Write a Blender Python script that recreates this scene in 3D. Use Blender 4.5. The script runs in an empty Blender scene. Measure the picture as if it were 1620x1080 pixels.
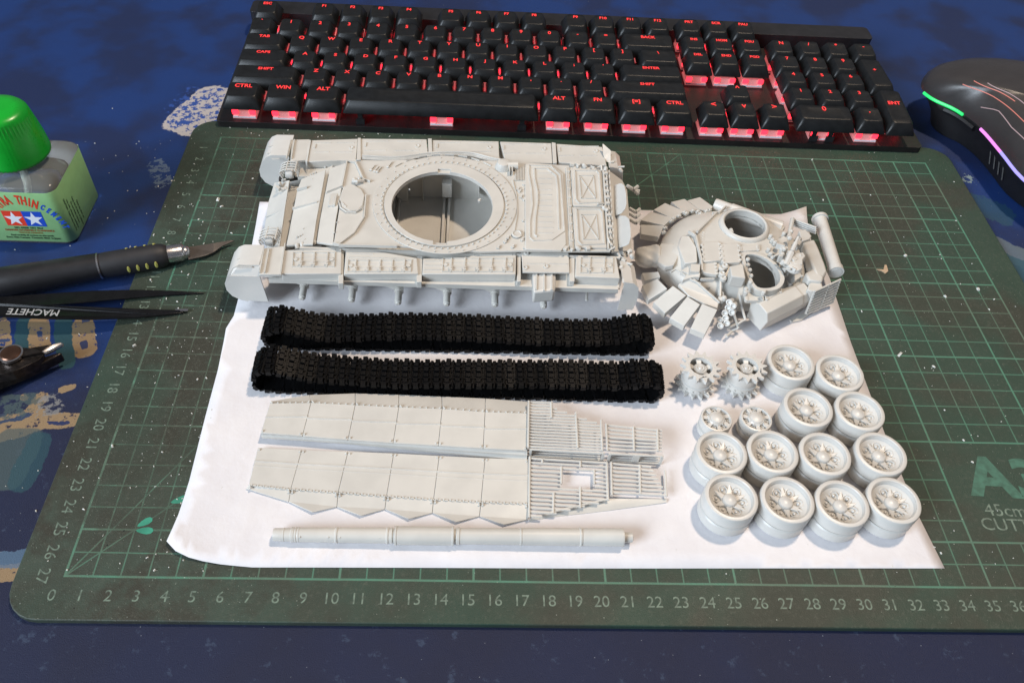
import bpy, bmesh, math, random
from mathutils import Vector, Matrix, Euler
from mathutils.geometry import tessellate_polygon
import numpy as np
random.seed(7)
PI = math.pi
S = 0.01                                   # all numbers below are centimetres; the scene is built in metres
SC = bpy.context.scene
COL = SC.collection

# ------------------------------------------------------------------ camera
CAM_LOC = (14.408, -40.277, 29.217); CAM_ROT = (0.71089, -0.05185, -0.01023)
FPX, CXP = 1297.82, 793.661                # focal length and principal point in photo pixels (1620 wide)
cam_d = bpy.data.cameras.new('camera'); cam = bpy.data.objects.new('camera', cam_d); COL.objects.link(cam)
cam.location = [v*S for v in CAM_LOC]; cam.rotation_euler = CAM_ROT
cam_d.sensor_fit = 'HORIZONTAL'; cam_d.sensor_width = 36; cam_d.lens = 36*FPX/1620
cam_d.shift_x = (810-CXP)/1620
cam_d.clip_start = 0.01; cam_d.clip_end = 20
SC.camera = cam

# ------------------------------------------------------------------ light
w = bpy.data.worlds.new('World'); SC.world = w; w.use_nodes = True
bg = w.node_tree.nodes['Background']; bg.inputs[0].default_value = (0.80, 0.86, 1.0, 1); bg.inputs[1].default_value = 0.17
def area(name, loc, target, sx, sy, power, color, shape='RECTANGLE'):
    d = bpy.data.lights.new(name, 'AREA'); d.shape = shape; d.size = sx*S; d.size_y = sy*S; d.energy = power; d.color = color
    o = bpy.data.objects.new(name, d); COL.objects.link(o); o.location = [v*S for v in loc]
    o.rotation_euler = (Vector(target)-Vector(loc)).to_track_quat('-Z', 'Y').to_euler(); return o
area('ceiling_lamp', (66, 22, 170), (15, -13, 0), 13, 13, 23.5, (1.0, 0.80, 0.61), 'DISK')
area('window_light', (-205, -165, 140), (14, -12, 0), 150, 130, 128.0, (0.77, 0.88, 1.0))
SC.view_settings.view_transform = 'Standard'; SC.view_settings.look = 'None'
SC.view_settings.exposure = 0.0; SC.view_settings.gamma = 1.0

# ------------------------------------------------------------------ helpers
RM = Euler(CAM_ROT, 'XYZ').to_matrix()
def at(px, py, z=0.0):
    """the point of the horizontal plane at height z that the photo shows at pixel px, py"""
    d = RM @ Vector(((px-CXP)/FPX, -(py-540)/FPX, -1)); t = (z-CAM_LOC[2])/d.z
    return Vector((CAM_LOC[0]+t*d.x, CAM_LOC[1]+t*d.y, z))
def atl(L, z=0.0): return [at(x, y, z) for x, y in L]
def crop(ox, oy, s, L, z=0.0): return [at(ox+x/s, oy+y/s, z) for x, y in L]

class B:
    def __init__(s): s.bm = bmesh.new()
    def face(s, pts):
        try: return s.bm.faces.new([s.bm.verts.new(p) for p in pts])
        except ValueError: return None
    def box(s, c, d, rot=None):
        R = rot if rot is not None else Matrix.Identity(3); c = Vector(c); v = []
        for dz in (-.5, .5):
            for dx, dy in ((-.5, -.5), (.5, -.5), (.5, .5), (-.5, .5)):
                v.append(s.bm.verts.new(c + R @ Vector((dx*d[0], dy*d[1], dz*d[2]))))
        for f in ((3, 2, 1, 0), (4, 5, 6, 7), (0, 1, 5, 4), (1, 2, 6, 5), (2, 3, 7, 6), (3, 0, 4, 7)): s.bm.faces.new([v[i] for i in f])
        return s
    def frus(s, c, d, top=.7, rot=None):
        """a box that narrows to the top"""
        R = rot if rot is not None else Matrix.Identity(3); c = Vector(c); v = []
        for dz, k in ((-.5, 1), (.5, top)):
            for dx, dy in ((-.5, -.5), (.5, -.5), (.5, .5), (-.5, .5)):
                v.append(s.bm.verts.new(c + R @ Vector((dx*d[0]*k, dy*d[1]*k, dz*d[2]))))
        for f in ((3, 2, 1, 0), (4, 5, 6, 7), (0, 1, 5, 4), (1, 2, 6, 5), (2, 3, 7, 6), (3, 0, 4, 7)): s.bm.faces.new([v[i] for i in f])
        return s
    def prism(s, pts, th, holes=(), dirv=(0, 0, -1)):
        """slab: pts (any heights) is the top outline, th its thickness along dirv"""
        dv = Vector(dirv)*th; loops = [[Vector(p) for p in pts]]+[[Vector(p) for p in h] for h in holes]
        flat = [p for l in loops for p in l]
        top = [s.bm.verts.new(p) for p in flat]; bot = [s.bm.verts.new(p+dv) for p in flat]
        for t in tessellate_polygon([[Vector((p.x, p.y, 0)) if abs(dv.z) > 1e-6 and abs(dv.z) >= max(abs(dv.x), abs(dv.y)) else p for p in l] for l in loops]):
            try: s.bm.faces.new([top[i] for i in t]); s.bm.faces.new([bot[i] for i in reversed(t)])
            except ValueError: pass
        k = 0
        for l in loops:
            n = len(l)
            for i in range(n):
                a, b = k+i, k+(i+1) % n
                s.bm.faces.new([top[a], bot[a], bot[b], top[b]])
            k += n
        return s
    def tube(s, pts, r, n=8, cap=True):
        """round bar through pts, r one radius or one per point"""
        pts = [Vector(p) for p in pts]; rs = r if isinstance(r, (list, tuple)) else [r]*len(pts); rings = []
        for i, p in enumerate(pts):
            t = (pts[min(i+1, len(pts)-1)]-pts[max(i-1, 0)]).normalized()
            u = t.cross(Vector((0, 0, 1)))
            u = (Vector((1, 0, 0)) if u.length < 1e-4 else u.normalized()); v = t.cross(u)
            rings.append([s.bm.verts.new(p+(u*math.cos(2*PI*k/n)+v*math.sin(2*PI*k/n))*rs[i]) for k in range(n)])
        for a, b in zip(rings, rings[1:]):
            for k in range(n): s.bm.faces.new([a[k], a[(k+1) % n], b[(k+1) % n], b[k]])
        if cap: s.bm.faces.new(rings[0][::-1]); s.bm.faces.new(rings[-1])
        return s
    def lathe(s, prof, c=(0, 0, 0), n=32, rot=None, close=True):
        R = rot if rot is not None else Matrix.Identity(3); c = Vector(c); rings = []
        for r, z in prof:
            if r < 1e-6: rings.append([s.bm.verts.new(c+R @ Vector((0, 0, z)))])
            else: rings.append([s.bm.verts.new(c+R @ Vector((r*math.cos(2*PI*k/n), r*math.sin(2*PI*k/n), z))) for k in range(n)])
        for a, b in zip(rings, rings[1:]):
            for k in range(n):
                k2 = (k+1) % n
                if len(a) == 1 and len(b) == 1: continue
                if len(a) == 1: s.bm.faces.new([a[0], b[k2], b[k]])
                elif len(b) == 1: s.bm.faces.new([a[k], a[k2], b[0]])
                else: s.bm.faces.new([a[k], a[k2], b[k2], b[k]])
        return s
    def rib(s, pts, wd, h):
        """raised strip of square section along pts; its foot lies at the points"""
        pts = [Vector(p) for p in pts]; L = []
        for i, p in enumerate(pts):
            t = pts[min(i+1, len(pts)-1)]-pts[max(i-1, 0)]; t.normalize()
            u = Vector((-t.y, t.x, 0)); u = u.normalized()*wd/2 if u.length > 1e-5 else Vector((wd/2, 0, 0))
            L.append([s.bm.verts.new(q) for q in (p-u-Vector((0, 0, h*.3)), p+u-Vector((0, 0, h*.3)), p+u*.6+Vector((0, 0, h)), p-u*.6+Vector((0, 0, h)))])
        for a, b in zip(L, L[1:]):
            for k in range(4): s.bm.faces.new([a[k], b[k], b[(k+1) % 4], a[(k+1) % 4]])
        s.bm.faces.new(L[0]); s.bm.faces.new(L[-1][::-1])
        return s
    def dome(s, c, r, h=None, n=8):
        h = h or r*.7
        return s.lathe([(r, -.01), (r*.85, h*.6), (r*.45, h*.93), (0, h)], c, n)
    def mesh(s, name, m, off=(0, 0, 0), smooth=35):
        bmesh.ops.recalc_face_normals(s.bm, faces=s.bm.faces)
        off = Vector(off)
        for v in s.bm.verts: v.co = (v.co-off)*S
        me = bpy.data.meshes.new(name); s.bm.to_mesh(me); s.bm.free()
        if isinstance(m, (list, tuple)):
            for q in m: me.materials.append(q)
        else: me.materials.append(m)
        if smooth:
            me.polygons.foreach_set('use_smooth', [True]*len(me.polygons)); me.set_sharp_from_angle(angle=math.radians(smooth))
        return me
    def build(s, name, m, parent=None, bevel=0, smooth=35, seg=2, label=None):
        off = parent.get('_base', (0, 0, 0)) if parent else (0, 0, 0)
        o = bpy.data.objects.new(name, s.mesh(name, m, off, smooth)); COL.objects.link(o)
        if parent:
            o.parent = parent; o['_base'] = off
        if bevel:
            bv = o.modifiers.new('soft_edges', 'BEVEL'); bv.width = bevel*S; bv.segments = seg; bv.limit_method = 'ANGLE'; bv.angle_limit = math.radians(30)
        if label: o['label'] = label
        return o
def tag(o, label=None, cat=None, group=None, kind=None):
    if label: o['label'] = label
    if cat: o['category'] = cat
    if group: o['group'] = group
    if kind: o['kind'] = kind
    return o
def thing(name, label, cat, base=(0, 0, 0), group=None):
    o = bpy.data.objects.new(name, None); COL.objects.link(o); o.location = Vector(base)*S; o.empty_display_size = .01
    o['_base'] = tuple(base); return tag(o, label, cat, group)
def copy_tree(o, parent=None):
    c = o.copy(); COL.objects.link(c)
    if parent: c.parent = parent
    for ch in list(o.children): copy_tree(ch, c)
    return c
def rz(a): return Matrix.Rotation(a, 3, 'Z')
_tc = {}
def text_mesh(txt, size, m, th=0.004, bold=0.0, align='CENTER'):
    key = (txt, size, m.name, th, bold, align)
    if key in _tc: return _tc[key]
    cu = bpy.data.curves.new('lettering', 'FONT'); cu.body = txt; cu.size = size*S; cu.extrude = th*S; cu.offset = bold*S
    cu.align_x = align; cu.align_y = 'CENTER'; cu.resolution_u = 3
    o = bpy.data.objects.new('lettering', cu); COL.objects.link(o)
    dg = bpy.context.evaluated_depsgraph_get(); me = bpy.data.meshes.new_from_object(o.evaluated_get(dg))
    bpy.data.objects.remove(o); bpy.data.curves.remove(cu)
    me.materials.clear(); me.materials.append(m); _tc[key] = me; return me
def letters(name, txt, size, m, M, parent, **k):
    """M: 4x4 placement in cm, world"""
    o = bpy.data.objects.new(name, text_mesh(txt, size, m, **k)); COL.objects.link(o)
    base = Vector(parent.get('_base', (0, 0, 0))) if parent else Vector()
    loc = (M.to_translation()-base)*S
    o.matrix_local = Matrix.Translation(loc) @ M.to_3x3().to_4x4()
    if parent: o.parent = parent; o.matrix_local = Matrix.Translation(loc) @ M.to_3x3().to_4x4()
    return o
def place(x, y, z, rot=(0, 0, 0)): return Matrix.Translation((x, y, z)) @ Euler(rot, 'XYZ').to_matrix().to_4x4()

# ------------------------------------------------------------------ materials
class NT:
    def __init__(s, name):
        s.m = bpy.data.materials.new(name); s.m.use_nodes = True; s.t = s.m.node_tree; s.n = s.t.nodes
        s.p = s.n['Principled BSDF']; tc = s.n.new('ShaderNodeTexCoord')
        mp = s.n.new('ShaderNodeVectorMath'); mp.operation = 'SCALE'; mp.inputs[3].default_value = 100
        s.t.links.new(tc.outputs['Object'], mp.inputs[0]); s.co = mp.outputs[0]
        sp = s.n.new('ShaderNodeSeparateXYZ'); s.t.links.new(s.co, sp.inputs[0]); s.x, s.y, s.z = sp.outputs
    def put(s, sock, v):
        if hasattr(v, 'is_linked') or isinstance(v, bpy.types.NodeSocket): s.t.links.new(v, sock)
        else: sock.default_value = v
    def math(s, op, a, b=0.0, c=0.0, clamp=False):
        n = s.n.new('ShaderNodeMath'); n.operation = op; n.use_clamp = clamp
        for i, v in enumerate((a, b, c)): s.put(n.inputs[i], v)
        return n.outputs[0]
    def noise(s, sc, det=3, rough=.5, co=None, off=0.0):
        n = s.n.new('ShaderNodeTexNoise'); n.inputs['Scale'].default_value = sc; n.inputs['Detail'].default_value = det; n.inputs['Roughness'].default_value = rough
        v = co or s.co
        if off:
            a = s.n.new('ShaderNodeVectorMath'); a.operation = 'ADD'; s.t.links.new(v, a.inputs[0]); a.inputs[1].default_value = (off, off*1.7, off*.3); v = a.outputs[0]
        s.t.links.new(v, n.inputs['Vector']); return n.outputs['Fac']
    def vor(s, sc, off=0.0):
        n = s.n.new('ShaderNodeTexVoronoi'); n.inputs['Scale'].default_value = sc
        a = s.n.new('ShaderNodeVectorMath'); a.operation = 'ADD'; s.t.links.new(s.co, a.inputs[0]); a.inputs[1].default_value = (off, off, 0)
        s.t.links.new(a.outputs[0], n.inputs['Vector']); return n.outputs
    def step(s, v, lo, hi):
        n = s.n.new('ShaderNodeMapRange'); n.interpolation_type = 'SMOOTHSTEP'; s.put(n.inputs[0], v); n.inputs[1].default_value = lo; n.inputs[2].default_value = hi
        return n.outputs[0]
    def mix(s, f, a, b):
        n = s.n.new('ShaderNodeMix'); n.data_type = 'RGBA'; s.put(n.inputs[0], f)
        for i, v in ((6, a), (7, b)):
            s.put(n.inputs[i], (*v, 1) if isinstance(v, tuple) and len(v) == 3 else v)
        return n.outputs[2]
    def bump(s, h, dist, strength=1.0):
        n = s.n.new('ShaderNodeBump'); n.inputs['Distance'].default_value = dist*S; n.inputs['Strength'].default_value = strength
        s.t.links.new(h, n.inputs['Height']); s.t.links.new(n.outputs[0], s.p.inputs['Normal'])
    def set(s, **k):
        for a, v in k.items():
            a = {'base': 'Base Color', 'rough': 'Roughness', 'metal': 'Metallic', 'spec': 'Specular IOR Level', 'trans': 'Transmission Weight', 'ecol': 'Emission Color', 'es': 'Emission Strength', 'sss': 'Subsurface Weight', 'ior': 'IOR', 'coat': 'Coat Weight'}.get(a, a)
            s.put(s.p.inputs[a], (*v, 1) if isinstance(v, tuple) and len(v) == 3 else v)
        return s.m
def plain(name, base, rough=.5, metal=0.0, vary=.12, nsc=2.0, bump=0.0, bsc=30, **k):
    t = NT(name); f = t.noise(nsc, 4); a = tuple(c*(1-vary) for c in base); b = tuple(min(1, c*(1+vary)) for c in base)
    r = t.math('MULTIPLY_ADD', t.noise(nsc*5, 3), .16, rough-.08, True)
    m = t.set(base=t.mix(t.step(f, .3, .7), a, b), rough=r, metal=metal, **k)
    if bump: t.bump(t.noise(bsc, 3), bump)
    return m
def glow(name, col, st): t = NT(name); return t.set(base=tuple(c*.4 for c in col), ecol=col, es=st, rough=.4)

M_PL = plain('grey_styrene', (.56, .545, .505), .42, vary=.05, nsc=.8, bump=.004, bsc=25, spec=.5)
M_PL2 = plain('grey_styrene_shiny', (.585, .57, .535), .34, vary=.03, nsc=1.2, bump=.003, bsc=20, spec=.5)
M_VIN = plain('black_vinyl', (.0036, .0036, .004), .40, vary=.3, nsc=4, bump=.008, bsc=30, spec=.12)
M_BLK = plain('black_plastic', (.012, .012, .014), .42, vary=.2, bump=.004, bsc=60)
M_KEY = plain('keycap_black', (.008, .009, .010), .38, vary=.25, bump=.003, bsc=80, spec=.35)
M_PLATE = plain('keyboard_plate', (.010, .008, .008), .5, vary=.3, nsc=1, bump=.006, bsc=30)
M_RED = glow('red_backlight', (1.0, .02, .04), 4.0)
M_LEG = glow('lit_legend', (1.0, .05, .05), 1.1)
M_CLEAR = plain('clear_switch_housing', (.62, .36, .36), .25, vary=.1, trans=.25, ecol=(1, .25, .25), es=.25)
M_RUB = plain('black_rubber_grip', (.017, .017, .02), .55, vary=.15, bump=.004, bsc=60)
M_YEL = plain('yellow_rubber', (.42, .40, .10), .5)
M_STEEL = plain('brushed_steel', (.62, .60, .60), .28, 1.0, vary=.08, nsc=6)
M_BLADE = plain('knife_blade_steel', (.050, .042, .038), .5, .15, vary=.12, nsc=3)
M_DARKST = plain('dark_tool_steel', (.06, .05, .045), .35, .9, vary=.35, nsc=5, bump=.01, bsc=12)
M_TWZ = plain('tweezer_black_coating', (.006, .006, .007), .30, .2, vary=.2)
M_CAP = plain('green_cap_plastic', (.004, .36, .022), .30, vary=.05, sss=.0, spec=.6)
M_LABEL = plain('green_paper_label', (.24, .46, .20), .45, vary=.04)
M_WHT = plain('white_print', (.75, .77, .82), .5, vary=.02)
M_PRED = plain('red_print', (.72, .045, .015), .5, vary=.03)
M_PBLU = plain('blue_print', (.01, .07, .50), .5, vary=.03)
M_PBLK = plain('dark_print', (.02, .045, .02), .5, vary=.1)
M_PGRN = plain('mat_print_green', (.040, .125, .088), .6, vary=.25, nsc=3)
M_PGRY = plain('mat_number_print', (.12, .165, .13), .6, vary=.45, nsc=4)
M_PTEAL = plain('mat_arrow_print', (.035, .25, .165), .6, vary=.2)
M_SILV = plain('silver_print', (.45, .45, .45), .4, .3)
M_DUST = plain('styrene_crumbs', (.62, .62, .58), .6, vary=.1)
M_TAN = plain('tan_scrap', (.45, .33, .22), .6)
t = NT('bottle_glass'); M_GLASS = t.set(base=(.95, .985, .95), rough=.12, trans=.88, ior=1.22)
t = NT('thin_cement'); M_LIQ = t.set(base=(.95, .98, .95), rough=.02, trans=1.0, ior=1.15)
M_MOUSE = plain('mouse_shell', (.035, .032, .032), .35, vary=.08, nsc=1, bump=.002, bsc=80)
M_MSIDE = plain('mouse_side_rubber', (.006, .006, .007), .55, vary=.15, bump=.006, bsc=40)
M_LGRN = glow('green_light_strip', (.02, .75, .16), 1.2)
M_LPNK = glow('pink_light_strip', (.72, .22, .72), 1.3)
M_LLIL = glow('lilac_light_strip', (.34, .30, .85), 1.2)
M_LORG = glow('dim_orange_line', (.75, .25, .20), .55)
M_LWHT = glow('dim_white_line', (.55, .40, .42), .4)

# paper: plain white with faint creases
t = NT('white_paper')
fib = t.noise(26, 3, .7); cr = t.noise(.18, 2, .5); cr2 = t.noise(.7, 4, .6, off=9)
M_PAPER = t.set(base=t.mix(t.step(cr2, .35, .7), (.68, .665, .685), (.72, .705, .72)), rough=.75, spec=.25)
t.bump(t.math('ADD', t.math('MULTIPLY', cr, 3.0), t.math('MULTIPLY_ADD', cr2, .6, t.math('MULTIPLY', fib, .05))), .08)

# cutting mat: printed grid, worn and dirty
def mat_shader():
    t = NT('cutting_mat_surface')
    yy = t.math('MULTIPLY', t.y, -1)
    row = t.math('SUBTRACT', yy, t.math('MULTIPLY', t.math('MULTIPLY', yy, t.math('SUBTRACT', 27.0, yy)), .00195))
    col = t.x
    wob = t.math('MULTIPLY', t.math('SUBTRACT', t.noise(.25, 2), .5), .05)
    row = t.math('ADD', row, wob)
    def grid(v, hw):   # thin line at integers
        fr = t.math('ABSOLUTE', t.math('SUBTRACT', t.math('FRACT', t.math('ADD', v, .5)), .5)); return t.math('SUBTRACT', 1.0, t.step(fr, hw*.6, hw*1.25))
    def big(v, k, hw):
        q = t.math('DIVIDE', v, k); fr = t.math('MULTIPLY', t.math('ABSOLUTE', t.math('SUBTRACT', t.math('FRACT', t.math('ADD', q, .5)), .5)), k); return t.math('SUBTRACT', 1.0, t.step(fr, hw*.6, hw*1.25))
    def rng(v, a, b): return t.math('MULTIPLY', t.math('GREATER_THAN', v, a), t.math('LESS_THAN', v, b))
    inside = t.math('MULTIPLY', rng(col, -.045, 42.045), rng(row, -.045, 27.045))
    box = t.math('SUBTRACT', 1.0, t.math('MULTIPLY', rng(col, 35.05, 41.95), rng(row, 20.05, 24.95)))
    thin = t.math('MAXIMUM', grid(col, .030), grid(row, .030))
    thick = t.math('MAXIMUM', big(col, 5.0, .046), big(row, 5.0, .046))
    edge = t.math('MAXIMUM', big(t.math('ADD', col, 0.0), 42.0, .05), big(row, 27.0, .05))
    g = t.math('MULTIPLY', t.math('MULTIPLY', t.math('MAXIMUM', t.math('MAXIMUM', t.math('MULTIPLY', thin, .78), thick), edge), inside), box)
    up = t.math('SUBTRACT', 27.0, row)
    d45 = t.math('SUBTRACT', 1.0, t.step(t.math('ABSOLUTE', t.math('MULTIPLY', t.math('SUBTRACT', col, up), .707)), .018, .04))
    d60 = t.math('SUBTRACT', 1.0, t.step(t.math('ABSOLUTE', t.math('SUBTRACT', t.math('MULTIPLY', col, .866), t.math('MULTIPLY', up, .5))), .018, .04))
    g = t.math('MAXIMUM', g, t.math('MULTIPLY', t.math('MULTIPLY', t.math('MAXIMUM', d45, d60), inside), .75))
    # wear
    wear = t.step(t.noise(.45, 5, .65, off=3), .36, .62); scuff = t.step(t.noise(2.2, 5, .7, off=7), .38, .60)
    left = t.math('SUBTRACT', 1.0, t.step(col, 2.0, 16.0)); right = t.step(col, 24.0, 34.0)
    dirt = t.math('MULTIPLY', t.step(t.noise(.16, 4, .6, off=21), .44, .62), .75)
    dirt = t.math('MAXIMUM', dirt, t.math('MULTIPLY', left, t.math('MULTIPLY', t.step(t.noise(.35, 5, .65, off=31), .42, .60), .95)))
    base = t.mix(t.noise(.5, 5, .6), (.019, .043, .030), (.032, .061, .044))
    base = t.mix(t.math('MULTIPLY', left, .6), base, (.060, .076, .060))
    base = t.mix(dirt, base, (.036, .036, .027))
    vdirt = t.step(t.noise(7.0, 4, .7, off=5), .5, .75); base = t.mix(t.math('MULTIPLY', vdirt, .35), base, (.11, .12, .095))
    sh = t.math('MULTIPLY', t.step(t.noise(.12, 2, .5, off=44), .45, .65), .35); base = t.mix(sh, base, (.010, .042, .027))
    lc = t.mix(dirt, (.085, .25, .17), (.12, .16, .12))
    amt = t.math('MULTIPLY', g, t.math('ADD', .25, t.math('MULTIPLY', t.math('MULTIPLY', wear, scuff), .65), clamp=True))
    amt = t.math('MAXIMUM', amt, t.math('MULTIPLY', g, t.math('MULTIPLY', right, .72)))
    amt = t.math('MAXIMUM', amt, t.math('MULTIPLY', g, t.math('MULTIPLY', t.step(row, 24.0, 26.0), .75)))
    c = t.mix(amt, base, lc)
    # cuts: thin dark and light scratches
    v1 = t.vor(1.7, 3); v2 = t.vor(4.5, 11); v3 = t.vor(9.0, 17)
    sp = lambda vv, r: t.math('LESS_THAN', t.math('ADD', vv['Distance'], t.math('MULTIPLY', t.noise(20, 1), .03)), r)
    dens = t.step(t.noise(.35, 3, .6, off=13), .40, .60)
    s1 = sp(v1, .050); s2 = t.math('MULTIPLY', sp(v2, .070), t.math('GREATER_THAN', t.math('ADD', dens, t.math('MULTIPLY', left, .5)), .45)); s3 = t.math('MULTIPLY', sp(v3, .12), t.math('GREATER_THAN', t.math('MULTIPLY', dens, t.math('ADD', left, .35)), .40))
    c = t.mix(t.math('MULTIPLY', t.math('MAXIMUM', s1, s2), .75), c, (.42, .46, .40)); c = t.mix(t.math('MULTIPLY', s3, .40), c, (.30, .34, .28))
    dk = sp(t.vor(1.1, 29), .05); c = t.mix(dk, c, (.006, .008, .006))
    t.bump(t.math('ADD', t.noise(18, 3), t.math('MULTIPLY', t.noise(1.2, 3), .5)), .02)
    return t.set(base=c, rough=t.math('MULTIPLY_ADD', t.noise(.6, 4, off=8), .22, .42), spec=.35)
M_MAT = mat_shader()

# desk pad print: deep blue with turquoise, sand coloured and pale patches
def pad_shader():
    t = NT('printed_pad_cloth')
    nx = t.math('MULTIPLY', t.math('SUBTRACT', t.noise(.9, 5, .62), .5), 1.0); ny = t.math('MULTIPLY', t.math('SUBTRACT', t.noise(.9, 5, .62, off=40), .5), 1.0)
    fx = t.math('MULTIPLY', t.math('SUBTRACT', t.noise(3.5, 4, .7, off=3), .5), .5)
    def patch(x, y, a, b, rot=0.0, k=1.0, soft=.12):
        dx = t.math('ADD', t.math('SUBTRACT', t.x, x), t.math('MULTIPLY', t.math('ADD', nx, fx), k)); dy = t.math('ADD', t.math('SUBTRACT', t.y, y), t.math('MULTIPLY', t.math('ADD', ny, fx), k))
        c, s_ = math.cos(rot), math.sin(rot)
        u = t.math('DIVIDE', t.math('ADD', t.math('MULTIPLY', dx, c), t.math('MULTIPLY', dy, s_)), a); v = t.math('DIVIDE', t.math('SUBTRACT', t.math('MULTIPLY', dy, c), t.math('MULTIPLY', dx, s_)), b)
        u = t.math('ABSOLUTE', u); v = t.math('ABSOLUTE', v)
        d = t.math('ADD', t.math('POWER', u, 4.0), t.math('POWER', v, 4.0)); return t.math('SUBTRACT', 1.0, t.step(d, 1-soft, 1+soft))
    c = t.mix(t.step(t.noise(.22, 3, .5, off=2), .40, .62), (.007, .032, .140), (.009, .020, .072))
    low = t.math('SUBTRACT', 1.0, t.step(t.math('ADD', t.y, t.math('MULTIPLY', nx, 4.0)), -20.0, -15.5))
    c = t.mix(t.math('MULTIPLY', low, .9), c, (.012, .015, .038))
    fl = t.math('MULTIPLY', t.step(t.noise(1.6, 6, .75, off=17), .58, .66), low); c = t.mix(t.math('MULTIPLY', fl, .5), c, (.05, .075, .13))
    sand = (.25, .175, .10); teal = (.020, .065, .085); pale = (.40, .37, .36); grn = (.055, .085, .09)
    def pw(px, py): p = at(px, py, -.3); return p.x, p.y
    def P(px, py, a, b, rot, colr, k=1.0, am=1.0, brk=0.0):
        nonlocal c
        x, y = pw(px, py); m = patch(x, y, a, b, rot, k)
        if colr == sand: brk = max(brk, .40)
        if brk: m = t.math('MULTIPLY', m, t.step(t.noise(2.4, 5, .7, off=px*.1), brk-.03, brk+.03))
        c = t.mix(t.math('MULTIPLY', m, am), c, colr)
    for q in ((103, 540, .42, 1.7), (38, 540, .35, 1.6)): P(q[0], q[1], q[2], q[3], .38, teal, .3)
    P(134, 533, .50, 1.25, .38, sand, .35); P(62, 530, .48, 1.3, .38, sand, .35); P(3, 530, .40, 1.1, .45, sand, .4)
    P(134, 545, .16, .26, .5, (.03, .04, .10), .25); P(136, 506, .18, .12, .2, (.03, .05, .12), .3); P(62, 528, .12, .22, .5, (.03, .05, .12), .3); P(8, 538, .25, .1, .1, (.03, .05, .12), .3)
    P(108, 614, .34, .18, .3, sand, .5); P(95, 665, .85, .42, .15, sand, .5); P(92, 668, .5, .10, .1, (.02, .03, .09), .5)
    P(25, 672, 1.3, .70, .35, sand, .8); P(52, 645, .28, .9, -.3, sand, .8); P(25, 660, .7, .12, .4, (.03, .05, .10), .8); P(38, 628, .18, .18, .3, sand, .8)
    P(20, 640, 1.2, .6, .3, grn, 1.4, .8, .5); P(82, 640, .6, .6, .3, (.20, .20, .20), 1.6, .8, .52)
    P(15, 725, 1.0, 1.5, 0, grn, .4, .75); P(48, 730, .55, 1.4, 0, teal, .4, .7)
    P(12, 905, .7, .35, .1, sand, .5); P(10, 885, 1.1, .35, .1, (.08, .14, .22), .9, .8)
    P(325, 175, 1.7, 2.6, -.35, pale, .8); P(327, 175, 1.6, 2.4, -.35, (.022, .065, .26), .6, 1.0, .53); P(300, 165, 1.3, 1.8, -.3, (.022, .065, .26), .9, 1.0, .55)
    P(253, 275, .45, 1.4, .4, (.16, .22, .28), 1.0, .5, .5)
    P(1590, 395, 3.4, .8, -.75, (.13, .17, .19), .5, .7); P(1605, 425, 3.2, 1.0, -.7, (.03, .085, .12), .5, .9); P(1560, 330, 1.6, 1.0, -.6, (.02, .07, .10), 1.0, .6)
    P(1535, 285, .5, .35, -.9, (.22, .30, .30), .9, .8, .55)
    # behind and beyond: broad waves of the same colours
    lw = t.vor(2.2, 5)['Distance']; c = t.mix(t.math('MULTIPLY', t.math('LESS_THAN', lw, .035), .7), c, (.35, .38, .42))
    t.bump(t.noise(35, 2), .02)
    return t.set(base=c, rough=.62, spec=.3)
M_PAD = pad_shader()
M_DESK = plain('desk_board', (.16, .11, .075), .5, vary=.2, nsc=.3)
M_SAIL = plain('mat_side', (.02, .05, .035), .6)

# ------------------------------------------------------------------ setting
def rrect(x0, y0, x1, y1, r, z, n=6):
    P = []
    for cx_, cy_, a0 in ((x1-r, y1-r, 0), (x0+r, y1-r, PI/2), (x0+r, y0+r, PI), (x1-r, y0+r, 1.5*PI)):
        for k in range(n+1): P.append((cx_+r*math.cos(a0+PI/2*k/n), cy_+r*math.sin(a0+PI/2*k/n), z))
    return P
tag(B().box((15, -8, -2.1), (190, 100, 3)).build('desk_top', M_DESK), kind='structure')
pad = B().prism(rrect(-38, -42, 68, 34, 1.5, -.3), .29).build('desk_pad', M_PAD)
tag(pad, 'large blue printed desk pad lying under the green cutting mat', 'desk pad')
cm = thing('cutting_mat', 'worn dark green A3 cutting mat with printed centimetre grid under the white paper', 'cutting mat', (0, 0, 0))
matb = B().prism(rrect(-1.78, -28.65, 43.75, 1.62, 1.3, 0), .295).build('mat_sheet', M_MAT, cm, bevel=.04)
def worn(): return None
for k in range(1, 28):
    r_ = k; yv = -(r_ + .00201*r_*(27-r_)*1.0)
    letters('printed_number', str(k), .62, M_PGRY, place(-.80, yv, .002, (0, 0, -PI/2)), cm, th=.0015)
for k in range(0, 43): letters('printed_number', str(k), .62, M_PGRY, place(k-.22, -27.75, .002), cm, th=.0015)
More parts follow.
